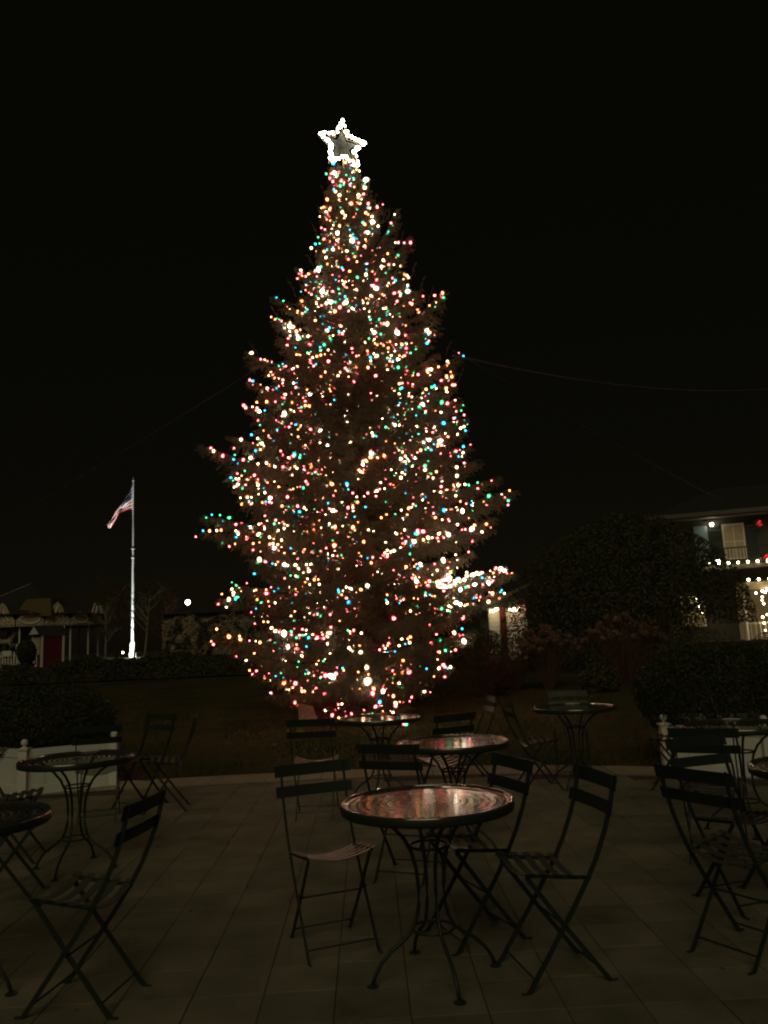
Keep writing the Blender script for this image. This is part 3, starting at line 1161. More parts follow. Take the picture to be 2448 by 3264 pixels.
# ------------------------------------------------------------------ things at the foot of the tree
t = thing('wooden_board', 'pale pinkish upright board standing among the lowest boughs left of the trunk', 'board', (-1.43, 13.9, gz(0, 13.9)))
mb = MB()
mb.add([(-.16, -.02, 0), (.17, -.02, 0), (.17, .02, 0), (-.16, .02, 0), (-.17, -.02, .36), (.08, -.02, .30), (.08, .02, .30), (-.17, .02, .36)],
       [(3, 2, 1, 0), (4, 5, 6, 7), (0, 1, 5, 4), (1, 2, 6, 5), (2, 3, 7, 6), (3, 0, 4, 7)])
mb.build('plank', M_STUMP, t)
MB().box((0, .04, .10), (.28, .03, .05)).build('batten', M_STUMP, t)
t = thing('cable_reel', 'tangle of red cable on a small reel beside the pale board', 'cable reel', (-1.08, 13.85, gz(0, 13.85)))
for k in range(5):
    mb = MB()
    a0 = random.uniform(0, 6)
    rr = .11 + .02 * k
    mb.tube([(rr * math.cos(a0 + j * .52), .02 * math.sin(j * 1.7 + k), .20 + rr * .9 * math.sin(a0 + j * .52)) for j in range(12)], .011, 5, closed=True)
    mb.build('cable_loop', M_RED, t, smooth=True)
mb = MB()
mb.box((-.09, 0, .10), (.02, .10, .20), 0, ry=.3)
mb.box((.09, 0, .10), (.02, .10, .20), 0, ry=-.3)
mb.box((0, 0, .20), (.24, .05, .02))
mb.build('stand', M_RED, t)
MB().box((.03, -.05, .035), (.07, .05, .06)).build('plug', M_WHITE, t)

# guy cables from the tree to left and right
def guy(label, pts, r):
    mb = MB()
    mb.tube(pts, r, 5)
    tag(mb.build('guy_cable', M_GUY), label, 'cable', 'cables stretched from the tree')


def sagline(a, b, s, n=14):
    a, b = Vector(a), Vector(b)
    return [(a + (b - a) * (i / n)) - Vector((0, 0, s * 4 * (i / n) * (1 - i / n))) for i in range(n + 1)]


guy('thin cable running from the left side of the tree down to the left', sagline((-2.0, 14.6, 6.82), (-16.75, 18.34, .21), .12), .003)
guy('sagging cable from the right side of the tree out of the frame to the right', sagline((1.45, 14.6, 6.74), (19.0, 26.0, 10.5), 1.13), .017)
guy('straight thin cable from the tree down to the hotel roof', sagline((1.45, 14.6, 6.84), (16.7, 38.6, 7.36), .10), .009)

# ------------------------------------------------------------------ shrubs to the right of the tree
rngs = np.random.default_rng(31)
big = build_bush('evergreen_bush', 'huge domed dark evergreen bush to the right of the tree', 'bush', (7.62, 25.2, gz(0, 25.2)), (3.55, 2.6, 3.68), 105000, .088, M_HOLLY, np.random.default_rng(302), .38, 1.0, 44, .80, 12, None, top=False, clip=lambda P: (P[:, 0] < 1.0) | (P[:, 2] > .9 + .5 * np.minimum(1, (P[:, 0] - 1.0)) + .25 * np.sin(P[:, 0] * 5)))


def hydrangea(label, x, y, w_, h_, nst, seed):
    rng = np.random.default_rng(seed)
    t = thing('hydrangea_bush', label, 'bush', (x, y, gz(x, y) - .02), group='leafless hydrangea bushes')
    mb = MB()
    heads = []
    for k in range(nst):
        a = rng.uniform(0, 2 * PI)
        f = math.sqrt(rng.random())
        hx, hy = w_ * f * math.cos(a), .75 * w_ * f * math.sin(a)
        hz = h_ * (1 - .30 * f * f) * rng.uniform(.84, 1.03)
        mb.tube([(hx * .12, hy * .12, 0), (hx * .50, hy * .5, hz * .52), (hx * .95 + rng.normal(0, .02), hy * .95, hz * .93), (hx, hy, hz)], [.009, .007, .005, .003], 4)
        heads.append((hx, hy, hz))
        for q in range(2):
            f2 = rng.uniform(.4, .8)
            mb.tube([(hx * f2, hy * f2, hz * f2), (hx * f2 + rng.normal(0, .12), hy * f2 + rng.normal(0, .12), hz * f2 + rng.uniform(.15, .3))], [.004, .002], 3)
    mb.build('stem', M_STEMR, t)
    for (hx, hy, hz) in heads[:60]:
        pass
    # dry mopheads: a ball of small papery petals each
    Vh, Fh = [], []
    P, u = lumpy_ellipsoid(90, (0, 0, 0), (.085, .085, .068), rng, .35, 8)
    vv, ff = leaf_cloud(P, u, .040, rng, .5, .8)
    hm = np_mesh('flower_head', vv, ff, M_BLOOM)
    for (hx, hy, hz) in heads:
        if rng.random() < .78:
            o = link('flower_head', hm, t)
            s = rng.uniform(.75, 1.25)
            o.matrix_basis = Matrix.Translation((hx, hy, hz)) @ Matrix.Rotation(rng.uniform(0, 6), 4, 'Z') @ Matrix.Rotation(rng.normal(0, .3), 4, 'X') @ Matrix.Diagonal((s, s, s, 1))
    return t


hydrangea('leafless hydrangea with brown dry flower heads, the taller one below the dome bush', 5.35, 18.6, .95, 1.62, 95, 41)
hydrangea('leafless hydrangea with brown dry flower heads nearer the tree, the lower one', 3.60, 18.7, .72, 1.42, 60, 42)


def twiggy(label, x, y, w_, h_, nst, seed):
    rng = np.random.default_rng(seed)
    t = thing('twiggy_shrub', label, 'shrub', (x, y, gz(x, y) - .02), group='bare twiggy shrubs of the flower bed')
    mb = MB()
    P = []
    for k in range(nst):
        a = rng.uniform(0, 2 * PI)
        f = math.sqrt(rng.random())
        e = np.array([w_ * f * math.cos(a), .7 * w_ * f * math.sin(a), h_ * (1 - .35 * f * f) * rng.uniform(.7, 1.05)])
        mb.tube([(e * np.array([.15, .15, 0])).tolist(), (e * np.array([.55, .55, .5])).tolist(), e.tolist()], [.007, .005, .002], 3)
        for q in range(5):
            s = e * rng.uniform(.35, 1.0)
            d = rng.normal(0, .10, 3) + np.array([0, 0, .10])
            mb.tube([s.tolist(), (s + d).tolist()], [.003, .0012], 3)
            P.append(s + d * rng.random())
    mb.build('stem', M_STEMR, t)
    P = np.array(P)
    V, F = leaf_cloud(np.repeat(P, 3, 0) + rng.normal(0, .03, (len(P) * 3, 3)), np.tile([0, 0, 1.], (len(P) * 3, 1)), .045, rng)
    link('leaves', np_mesh('leaves', V, F, M_STEM), t)


twiggy('brown twiggy shrub right beside the tree below the gift wrapped hut', 2.05, 17.4, .75, 1.10, 110, 51)
twiggy('low brown twiggy shrub left of the hydrangeas', 2.85, 18.9, .60, 1.15, 90, 52)
twiggy('dark twiggy shrub between the taller hydrangea and the right planter', 6.55, 17.6, .70, .85, 90, 53)
rngs = np.random.default_rng(61)
for (x, y, r, h_, lab) in ((4.45, 17.5, .42, .62, 'small dark mound shrub between the two hydrangeas'), (2.95, 27.5, 1.0, 1.35, 'dark evergreen shrub hiding the foot of the gift wrapped hut'),
                           (8.1, 21.5, 1.05, 1.15, 'dark leafy shrub in front of the lit hotel porch wall'), (10.4, 21.5, .9, 1.05, 'dark leafy shrub at the right edge below the porch lights')):
    build_bush('evergreen_shrub', lab, 'shrub', (x, y, gz(x, y) - .03), (r, r * .8, h_ * .6), int((9000 if y < 21 or y > 22 else 2200) * r), .07, M_HOLLY, rngs, .45, 1.0, 20, h_ * .42, 6, 'dark evergreen shrubs', top=False)

# low hedge on the far side of the lawn
rngs = np.random.default_rng(71)
tl = thing('low_hedge', 'long low dark hedge along the far left side of the lawn', 'hedge', (-9.0, 30.2, gz(0, 30.2)))
n = 52000
hx = rngs.uniform(-5.4, 6.6, n)
th = rngs.uniform(-.25, PI + .25, n)
top = .80 + .10 * np.sin(hx * 1.9) + .05 * np.sin(hx * 5.3 + 1) + np.where(hx < -2.8, -.12, 0)
sq = (np.abs(np.cos(th)) ** 3 + np.abs(np.sin(th)) ** 3) ** (-1 / 3)
dp = 1 - .3 * rngs.random(n) ** 1.5
P = np.stack([hx, .55 * np.cos(th) * sq * dp, .08 + (top - .05) * np.maximum(-.05, np.sin(th)) * sq * dp], -1)
nn = np.stack([0 * hx, np.cos(th), np.sin(th)], -1)
V, F = leaf_cloud(P, nn, .085, rngs)
link('foliage', np_mesh('foliage', V, F, M_HOLLY), tl)
mb = MB()
for k in range(24):
    x = -5.2 + k * .5
    mb.tube([(x, 0, -.05), (x + rngs.normal(0, .1), rngs.normal(0, .1), .55)], [.02, .008], 4)
mb.build('stem', M_STEM, tl)


# ------------------------------------------------------------------ flagpole and flag
FX, FY = -19.1, 60.0
fz = gz(0, 60)
fp = thing('flagpole', 'tall white flagpole lit from below behind the low hedge', 'flagpole', (FX, FY, fz))
mb = MB()
mb.lathe([(.09, 0), (.09, 2.0), (.082, 4.0), (.070, 7.4)], 16, cap=False)
mb.build('lower_pole', M_POLE, fp)
mb = MB()
mb.lathe([(.062, 7.4), (.056, 9.5), (.042, 13.2)], 16, cap=False)
mb.build('upper_pole', M_POLE, fp)
mb = MB()
mb.lathe([(.10, .30), (.19, .32), (.19, .98), (.15, 1.06), (.11, 1.12)], 16)
mb.lathe([(.26, 0), (.26, .30), (.19, .33)], 16)
mb.build('base_sleeve', M_POLE, fp)
for z in (7.35, 8.02, 8.7):
    if z < 8.5:
        MB().lathe([(.075, z), (.12, z + .01), (.12, z + .09), (.07, z + .10)], 14).build('collar', M_POLE, fp, smooth=True)
mb = MB()
mb.ball((0, 0, 13.33), .085, 12, 8)
mb.lathe([(.05, 13.38), (.035, 13.5), (.012, 13.62)], 8)
mb.build('finial', M_POLE, fp, smooth=True)
mb = MB()
mb.tube([(.085 + .03 * math.sin(z), -.09 - .02 * math.cos(2.3 * z), z) for z in np.linspace(1.2, 13.1, 40)], .012, 4)
mb.build('halyard', M_WIRE, fp)

fl = thing('flag', 'limp stars and stripes flag drooping from the top of the flagpole', 'flag', (FX - .10, FY - .02, fz))
nh, nf = 39, 44
topc = [(0, 12.85), (-.30, 12.30), (-.62, 11.85), (-.95, 11.40), (-1.18, 11.0), (-1.52, 10.45), (-1.80, 9.95)]
botc = [(0, 11.10), (-.40, 11.02), (-.88, 10.88), (-1.00, 10.70), (-1.20, 10.40), (-1.45, 10.0), (-1.72, 9.72)]
vs, fs, mi = [], [], []


def curve(cv, u):
    k = np.linspace(0, 1, len(cv))
    return float(np.interp(u, k, [c_[0] for c_ in cv])), float(np.interp(u, k, [c_[1] for c_ in cv]))


for i in range(nf + 1):
    u = i / nf
    a, b = curve(topc, u), curve(botc, u)
    for j in range(nh + 1):
        v = j / nh
        fold = .13 * min(1, u * 2) * math.sin(v * 9.5 + u * 5.0) + .07 * math.sin(u * 17 + v * 3)
        vs.append((a[0] + (b[0] - a[0]) * v + .03 * math.sin(v * 12 + u * 9) * u, fold, a[1] + (b[1] - a[1]) * v))
for i in range(nf):
    for j in range(nh):
        b = i * (nh + 1) + j
        fs.append((b, b + 1, b + nh + 2, b + nh + 1))
        row = j // 3
        if i < 17 and row < 7:
            star_ = (i % 4 == 1) and (j % 6 == (1 if (i // 4) % 2 == 0 else 4))
            mi.append(1 if star_ else 2)
        else:
            mi.append(0 if row % 2 == 0 else 1)
mb = MB()
mb.add(vs, fs)
mb.mi = mi
mb.build('cloth', [M_FRED, M_FWHT, M_FBLU], fl, smooth=True)
MB().tube([(0.02, 0, 12.88), (.02, 0, 11.06)], .018, 5).build('heading', M_FWHT, fl)

# floodlight at the foot of the pole
fld = thing('floodlight', 'small ground floodlight near the flagpole shining up it', 'floodlight', (FX + 1.4, FY - 2.7, fz))
mb = MB()
mb.box((0, 0, .03), (.2, .2, .06))
mb.box((-.09, 0, .15), (.015, .04, .2))
mb.box((.09, 0, .15), (.015, .04, .2))
mb.build('bracket', M_BLACK, fld)
MB().box((0, .02, .22), (.16, .14, .16), 0, rx=.9).build('housing', M_BLACK, fld)
ld = bpy.data.lights.new('pole_spot', 'SPOT')
ld.energy = 3200
ld.color = (.93, 1.0, .93)
ld.spot_size = math.radians(160)
ld.spot_blend = .15
ld.shadow_soft_size = .06
lo = bpy.data.objects.new('lamp', ld)
C.objects.link(lo)
lo.location = (FX + 1.4, FY - 2.7, fz + .36)
dirv = Vector((-1.4, 2.7, 4.5))
lo.rotation_euler = (-dirv).to_track_quat('Z', 'Y').to_euler()
# higher flood for the flag, aimed at the cloth
ld2 = bpy.data.lights.new('flag_spot', 'SPOT')
ld2.energy = 8500
ld2.color = (1.0, .97, .92)
ld2.spot_size = math.radians(13)
ld2.spot_blend = .5
ld2.shadow_soft_size = .06
lo2 = bpy.data.objects.new('lamp', ld2)
C.objects.link(lo2)
lo2.location = (-22.0, 54.0, gz(0, 54) + .42)
tgt = Vector((FX - 1.25, FY, fz + 11.0))
lo2.rotation_euler = (Vector(lo2.location) - tgt).to_track_quat('Z', 'Y').to_euler()
fld2 = copy_tree(fld)
fld2.location = (-22.0, 53.9, gz(0, 54))
tag(fld2, 'small ground floodlight behind the low hedge aimed at the flag', 'floodlight')

# ------------------------------------------------------------------ lamp post and ivy clad building behind
lp = thing('street_lamp', 'street lamp with a glowing white globe above the ivy clad wall', 'street lamp', (-11.23, 45, gz(0, 45)))
MB().lathe([(.09, 0), (.09, .3), (.05, .35), (.04, 3.05)], 12).build('post', M_BLACK, lp, smooth=True)
MB().lathe([(.04, 3.05), (.09, 3.10), (.09, 3.14), (.04, 3.14)], 12).build('collar', M_BLACK, lp)
MB().ball((0, 0, 3.30), .125, 16, 10).build('globe', E_LAMP, lp, smooth=True)

ib = thing('ivy_clad_building', 'low building thickly covered in pale leafed ivy left of the tree', 'building', (-8.6, 40.5, gz(0, 40.5)))
mb = MB()
mb.box((0, 1.5, 1.3), (5.4, 3.0, 2.6))
mb.build('wall', mat('shed wall', (.10, .085, .06), .8), ib)
mb = MB()
mb.add([(-2.95, -.3, 2.55), (2.95, -.3, 2.55), (2.95, 3.3, 2.55), (-2.95, 3.3, 2.55), (-.2, 1.5, 2.98), (1.2, 1.5, 2.98)],
       [(0, 1, 5, 4), (1, 2, 5), (2, 3, 4, 5), (3, 0, 4), (3, 2, 1, 0)])
mb.build('roof', M_ROOF, ib)
rngi = np.random.default_rng(81)
n = 16000
P = np.stack([rngi.uniform(-2.74, 2.74, n), -.06 - .16 * rngi.random(n) * (.5 + .5 * np.sin(rngi.uniform(0, 6, n))), rngi.uniform(.0, 2.6, n)], -1)
P[:, 1] -= .07 * np.sin(P[:, 0] * 4.1) * np.sin(P[:, 2] * 3.3)
P[:, 2] *= .93 + .07 * np.sin(P[:, 0] * 3)
V, F = leaf_cloud(P, np.tile([0, -1., .35], (n, 1)), .13, rngi, .55, .8)
tag(link('ivy', np_mesh('ivy', V, F, M_IVY), ib), kind='stuff')

# ------------------------------------------------------------------ carousel pavilion, booth, fence, topiary
CX, CY = -22.3, 50.0
cz_ = gz(0, 50)
car = thing('carousel', 'carousel pavilion with a pointed roof and cream rounding boards at far left', 'carousel', (CX, CY, cz_))
mb = MB()
NS = 16


def ring(r, z, n=NS, ph=.1):
    return [(r * math.cos(2 * PI * k / n + ph), r * math.sin(2 * PI * k / n + ph), z) for k in range(n)]


mb.lathe([(4.6, 2.98), (2.6, 3.75), (.12, 5.0), (.04, 5.2)], NS)
mb.build('roof', M_ROOF, car)
mb = MB()
mb.tube([(-4.55, -1.6, 3.02), (-2.4, -.9, 3.95), (0, -.1, 5.05)], .045, 5)
mb.build('roof_hip', M_BIRCH, car)
# raised canvas lantern on the front of the roof
mb = MB()
mb.add([(.75, -3.9, 2.85), (2.95, -3.9, 2.85), (2.6, -3.2, 3.9), (1.2, -3.2, 3.9), (.75, -1.5, 2.85), (2.95, -1.5, 2.85), (2.6, -1.5, 3.9), (1.2, -1.5, 3.9)],
       [(0, 1, 2, 3), (1, 5, 6, 2), (4, 0, 3, 7), (3, 2, 6, 7)])
mb.build('canvas_front', M_CANVAS, car)
mb = MB()
mb.lathe([(4.2, 0), (4.2, .25), (4.1, .28)], 32)
mb.build('platform', M_TIMBER, car)
mb = MB()
mb.lathe([(1.3, .28), (1.3, 2.9)], 16)
mb.build('inner_drum', M_CREAM, car)
for k in range(18):
    a = math.radians(-66 + 20 * k)
    cx_, cyy = 4.25 * math.cos(a), 4.25 * math.sin(a)
    ra = a + PI / 2
    ca, sa = math.cos(ra), math.sin(ra)

    def L2(u, d, z):
        return (cx_ + u * ca + d * math.cos(a), cyy + u * sa + d * math.sin(a), z)
    w2 = .725
    # rounding board with a pointed crest, about 6 cm thick
    outl = [(-w2, 2.30), (w2, 2.30), (w2, 2.66), (.45, 3.0), (.20, 3.50), (0, 3.68), (-.20, 3.50), (-.45, 3.0), (-w2, 2.66)] if k % 2 else [(-w2, 2.30), (w2, 2.30), (w2, 2.66), (.45, 3.02), (0, 3.12), (-.45, 3.02), (-w2, 2.66)]
    vs = [L2(u, .05, z) for u, z in outl] + [L2(u, -.05, z) for u, z in outl]
    kk = len(outl)
    fs = [tuple(range(kk)), tuple(range(2 * kk - 1, kk - 1, -1))] + [(j, kk + j, kk + (j + 1) % kk, (j + 1) % kk) for j in range(kk)]
    rb = MB().add(vs, fs).build('rounding_board', M_CREAM, car)
    mb = MB()
    nn_ = 14
    if k % 2 == 0:
        mb.tube([L2(.52 * math.cos(2 * PI * j / nn_), .075, 2.70 + .26 * math.sin(2 * PI * j / nn_)) for j in range(nn_)], .055, 5, closed=True)
    else:
        mb.tube([L2(-.4, .07, 2.6), L2(-.15, .08, 3.0), L2(0, .09, 3.45), L2(.15, .08, 3.0), L2(.4, .07, 2.6)], .05, 5)
        mb.tube([L2(-.2, .07, 2.6), L2(0, .08, 2.9), L2(.2, .07, 2.6)], .04, 5)
    for j in range(5):
        u = -.6 + .3 * j
        mb.tube([L2(u - .1, .07, 2.38), L2(u, .07, 2.50), L2(u + .1, .07, 2.38)], .03, 4)
    mb.build('scroll_frame', M_WHITE2, rb)
    mb = MB()
    mb.lathe([(.05, .25), (.05, 2.3)], 8, (4.1 * math.cos(a + .22), 4.1 * math.sin(a + .22), 0))
    mb.build('column', M_WHITE2, car)


def horse(a, r, dz, m_):
    """carved carousel horse on its pole, facing along the platform"""
    o = link('carved_horse', None, car)
    o.location = (r * math.cos(a), r * math.sin(a), .28 + dz)
    o.rotation_euler = (0, 0, a + PI / 2)
    mb = MB()
    mb.tube([(-.50, 0, .98), (-.40, 0, 1.0), (-.15, 0, .96), (.15, 0, .96), (.38, 0, 1.02), (.46, 0, 1.05)], [.06, .17, .18, .17, .17, .08], 10)
    mb.tube([(.32, 0, 1.05), (.50, 0, 1.28), (.58, 0, 1.45)], [.15, .11, .08], 8)
    mb.tube([(.52, 0, 1.50), (.66, 0, 1.44), (.82, 0, 1.30)], [.07, .085, .05], 8)
    for (x0, sx, kx, kz, fx, fzz) in ((.34, .09, .50, .72, .40, .50), (.30, -.09, .44, .66, .30, .45), (-.38, .10, -.34, .70, -.52, .42), (-.40, -.10, -.42, .68, -.62, .44)):
        mb.tube([(x0, sx, .95), (kx, sx, kz), (fx, sx, fzz)], [.08, .05, .035], 6)
    mb.tube([(-.50, 0, 1.02), (-.66, 0, .95), (-.72, 0, .65)], [.05, .06, .02], 6)
    mb.build('body', m_, o, smooth=True)
    MB().lathe([(.022, -.3), (.022, 2.3)], 6).build('pole', M_GOLD, o)
    mb = MB()
    mb.tube([(-.12, 0, 1.12), (0, 0, 1.10), (.14, 0, 1.13)], [.10, .13, .10], 8)
    mb.build('saddle', M_RED, o, smooth=True)


for a, r, dz, m_ in ((-1.95, 3.4, .1, M_WHITE2), (-1.55, 3.4, .25, M_CREAM), (-1.15, 3.4, .05, M_WHITE2), (-.75, 3.4, .2, M_TIMBER), (-2.4, 3.4, .2, M_CREAM), (-1.75, 2.4, .3, M_WHITE2), (-1.2, 2.4, .1, M_CREAM)):
    horse(a, r, dz, m_)

BX, BY = -18.30, 43.9
bz = gz(0, BY)
bo = thing('ticket_booth', 'small red ticket booth with white corner boards and a gabled roof', 'booth', (BX, BY, bz), math.radians(46))
mb = MB()
mb.box((0, .6, .95), (1.20, 1.1, 1.9))
mb.build('wall', M_RED, bo)
for k in range(7):
    MB().box((-.48 + k * .16, .045, .92), (.150, .02, 1.74)).build('board', M_RED, bo)
for (x, y) in ((-.58, .03), (.58, .03), (-.62, 1.1)):
    MB().box((x, y, .95), (.10, .10, 1.9)).build('corner_board', M_WHITE2, bo)
MB().box((0, .028, 1.84), (1.06, .05, .10)).build('top_trim', M_WHITE2, bo)
wn = MB().box((-.615, .58, 1.25), (.05, .72, .95)).build('window', M_CREAM, bo)
for y in (.32, .58, .84):
    MB().box((-.645, y, 1.25), (.02, .05, .95)).build('bar', M_WHITE2, wn)
mb = MB()
mb.add([(-.82, -.12, 1.86), (.82, -.12, 1.86), (.82, 1.32, 1.86), (-.82, 1.32, 1.86), (-.82, .6, 2.36), (.82, .6, 2.36)],
       [(0, 1, 5, 4), (2, 3, 4, 5), (1, 2, 5), (3, 2, 1, 0)])
mb.build('roof', M_ROOF, bo)
MB().add([(-.80, -.06, 1.88), (-.80, .6, 2.32), (-.80, 1.26, 1.88), (-.72, -.06, 1.88), (-.72, .6, 2.32), (-.72, 1.26, 1.88)], [(0, 2, 1), (3, 4, 5), (0, 1, 4, 3), (1, 2, 5, 4), (2, 0, 3, 5)]).build('gable', M_WHITE2, bo)

fe = thing('picket_fence', 'white picket fence between the carousel and the red booth', 'fence', (-21.6, 43.9, gz(0, 43.9)))
pk = MB()
pk.box((0, 0, .48), (.075, .022, .96))
pk.add([(-.0375, -.011, .96), (.0375, -.011, .96), (.0375, .011, .96), (-.0375, .011, .96), (0, 0, 1.03)], [(0, 1, 4), (1, 2, 4), (2, 3, 4), (3, 0, 4)])
pm = pk.mesh('picket', M_WHITE2)
for k in range(20):
    o = link('picket', pm, fe)
    o.location = (-.5 + .155 * k, random.uniform(-.003, .003), 0)
for z in (.22, .80):
    MB().box((.97, .026, z), (3.1, .028, .07)).build('rail', M_WHITE2, fe)
sg = thing('sign_board', 'blank white board hung on the picket fence', 'sign', (-20.75, 43.80, gz(0, 43.8)))
MB().box((0, 0, .92), (.52, .03, .30)).build('board', M_WHITE2, sg)
MB().box((0, .035, .85), (.45, .04, .03)).build('hook_bar', M_WHITE2, sg)

tp = thing('potted_topiary', 'dark clipped shrub in a tall black pot at the left edge of the lawn', 'potted plant', (-14.55, 32.4, gz(0, 32.4)))
MB().lathe([(.20, 0), (.24, .05), (.29, .60), (.31, .62), (.31, .68), (.27, .68), (.27, .62)], 18).build('pot', M_BLACK, tp, smooth=False)
P, u = lumpy_ellipsoid(7000, (0, 0, 1.12), (.36, .36, .52), np.random.default_rng(5), .4, 14)
V, F = leaf_cloud(P, u, .06, np.random.default_rng(6))
link('crown', np_mesh('crown', V, F, M_HOLLY), tp)
MB().tube([(0, 0, .6), (.02, 0, 1.3)], .025, 6).build('trunk', M_STEM, tp)


def bare_tree(name, label, x, y, h_, m_, seed, spread=1.0, group=None):
    rng = np.random.default_rng(seed)
    t = thing(name, label, 'tree', (x, y, gz(x, y) - .03), group=group)
    mb = MB()
    lean = rng.normal(0, .05, 2)
    n_ = 7
    tr = [(lean[0] * h_ * (i / n_), lean[1] * h_ * (i / n_), h_ * i / n_) for i in range(n_ + 1)]
    r0 = .020 * h_
    mb.tube(tr, [r0 * (1 - .85 * i / n_) for i in range(n_ + 1)], 7)
    mb.build('trunk', m_, t, smooth=True)
    mb = MB()

    def grow(p, d, l, r, lev):
        p = np.array(p)
        q = p + d * l * .5 + rng.normal(0, .05 * l, 3)
        e = q + (d + np.array([0, 0, .25])) * l * .5
        mb.tube([p.tolist(), q.tolist(), e.tolist()], [r, r * .75, r * .4], 4 if lev else 5)
        if lev < 3:
            for _ in range(4 if lev == 0 else 3):
                f = rng.uniform(.35, 1.0)
                b0 = p + (e - p) * f
                dd = d * .6 + rng.normal(0, .6, 3)
                dd[2] = abs(dd[2]) * .8
                dd /= np.linalg.norm(dd)
                grow(b0, dd, l * rng.uniform(.4, .62), r * .5, lev + 1)

    for k in range(9):
        f = rng.uniform(.35, .98)
        a = rng.uniform(0, 2 * PI)
        d = np.array([math.cos(a) * spread, math.sin(a) * spread, .8])
        d /= np.linalg.norm(d)
        i0 = f * n_
        p = [lean[0] * h_ * f, lean[1] * h_ * f, h_ * f]
        grow(p, d, h_ * rng.uniform(.22, .36) * (1.15 - .5 * f), r0 * .45, 0)
    mb.build('branch', m_, t)


for k, (x, y, h_, m_, lab) in enumerate((
        (-16.35, 46.5, 3.6, M_BIRCH, 'slim pale trunked bare tree just right of the red booth'),
        (-15.2, 48.0, 4.2, M_STEMR, 'bare brown tree behind the pale trunk by the booth'),
        (-14.2, 46.8, 3.9, M_BIRCH, 'slim pale trunked bare tree midway between booth and flagpole'),
        (-13.3, 47.5, 4.0, M_STEMR, 'bare brown multi twigged tree left of the flagpole'),
        (-12.9, 46.0, 3.5, M_STEMR, 'bare thin tree nearest the flagpole on its left'),
        (-17.6, 52.0, 4.8, M_STEMR, 'bare brown tree behind the red booth roof'))):
    bare_tree('bare_tree', lab, x, y, h_, m_, 200 + k, .9, 'bare winter trees left of the flagpole')
gl = thing('garden_light', 'tiny bright path light low among the bare trees', 'garden light', (-14.85, 45.0, gz(0, 45)))
MB().lathe([(.012, 0), (.012, .62)], 6).build('stake', M_BLACK, gl)
MB().ball((0, 0, .68), .05, 8, 6).build('bulb', E_FAIRY, gl)
MB().lathe([(.10, .73), (.02, .80)], 10).build('cap', M_BLACK, gl)

# ------------------------------------------------------------------ gift wrapped hut
hu = thing('gift_hut', 'small white clapboard hut wrapped with a red ribbon band and bulbs at the eave', 'hut', (4.72, 32.0, gz(0, 32)))
MB().box((.0, 1.5, 1.05), (1.52, 2.9, 2.1)).build('wall', M_WHITE2, hu)
for k in range(13):
    z = .10 + k * .163
    MB().box((0, .022, z), (1.50, .03, .158), 0, rx=-.09).build('clapboard', M_WHITE2, hu)
MB().box((-.19, -.012, 1.06), (.26, .025, 2.1)).build('ribbon', M_RED, hu)
mb = MB()
mb.add([(-1.0, -.3, 2.06), (1.0, -.3, 2.06), (1.0, 3.2, 2.06), (-1.0, 3.2, 2.06), (.95, -.3, 2.95), (.95, 3.2, 2.95)], [(0, 1, 4), (2, 3, 5), (0, 4, 5, 3), (1, 2, 5, 4), (3, 2, 1, 0)])
mb.build('roof', M_ROOF, hu)
mb = MB()
mb.add([(-1.02, -.33, 2.02), (-1.02, -.33, 2.14), (.97, -.33, 3.04), (.97, -.33, 2.90), (-1.02, -.30, 2.02), (-1.02, -.30, 2.14), (.97, -.30, 3.04), (.97, -.30, 2.90)],
       [(0, 3, 2, 1), (4, 5, 6, 7), (0, 1, 5, 4), (1, 2, 6, 5), (2, 3, 7, 6), (3, 0, 4, 7)])
mb.build('fascia', M_BIRCH, hu)
fb = MB().ball((0, 0, 0), .045, 8, 6).mesh('bulb', E_FAIRY, smooth=True)
fbr = MB().ball((0, 0, 0), .04, 8, 6).mesh('bulb', E_RED, smooth=True)
hl = thing('eave_lights', 'short string of warm bulbs along the eave of the gift wrapped hut', 'string lights', (4.72, 31.62, gz(0, 32) + 1.98))
for x in (-.70, -.62, -.52, -.45, .05, .14, .22, .30, .38):
    o = link('bulb', fb, hl)
    o.location = (x, 0, random.uniform(-.06, .05))
o = link('bulb', fbr, hl)
o.location = (.62, 0, .08)
MB().tube([(-.75, .03, .02), (-.2, .03, -.02), (.3, .03, .02), (.66, .03, .09)], .006, 4).build('wire', M_WIRE, hl)

# ------------------------------------------------------------------ hotel on the right
ho = thing('hotel', 'two storey hotel with dark shutters, balcony and lit porch at the right edge', 'hotel', (12.2, 40.8, gz(0, 40)), math.radians(-20))
HW = 16.0
mwall = mat('dark hotel siding', (.055, .050, .035), .7)
M_TRIM = mat('grey hotel trim', (.12, .11, .085), .7)
MB().box((HW / 2 + .9, 3.0, 3.0), (HW - 1.8, 6.0, 6.0)).build('wall', mwall, ho)
mb = MB()
mb.add([(1.2, -.9, 6.25), (HW + .7, -.9, 6.25), (HW + .7, 6.9, 6.25), (1.2, 6.9, 6.25), (4.8, 3.0, 8.0), (HW - 3.2, 3.0, 8.0)],
       [(0, 1, 5, 4), (1, 2, 5), (2, 3, 4, 5), (3, 0, 4), (3, 2, 1, 0)])
mb.build('roof', M_ROOF, ho)
MB().box((HW / 2 + .95, -.93, 6.22), (HW - .45, .06, .20)).build('gutter', M_TRIM, ho)
MB().box((HW / 2 + .95, -.45, 6.06), (HW - .9, .86, .05)).build('soffit', M_TRIM, ho)
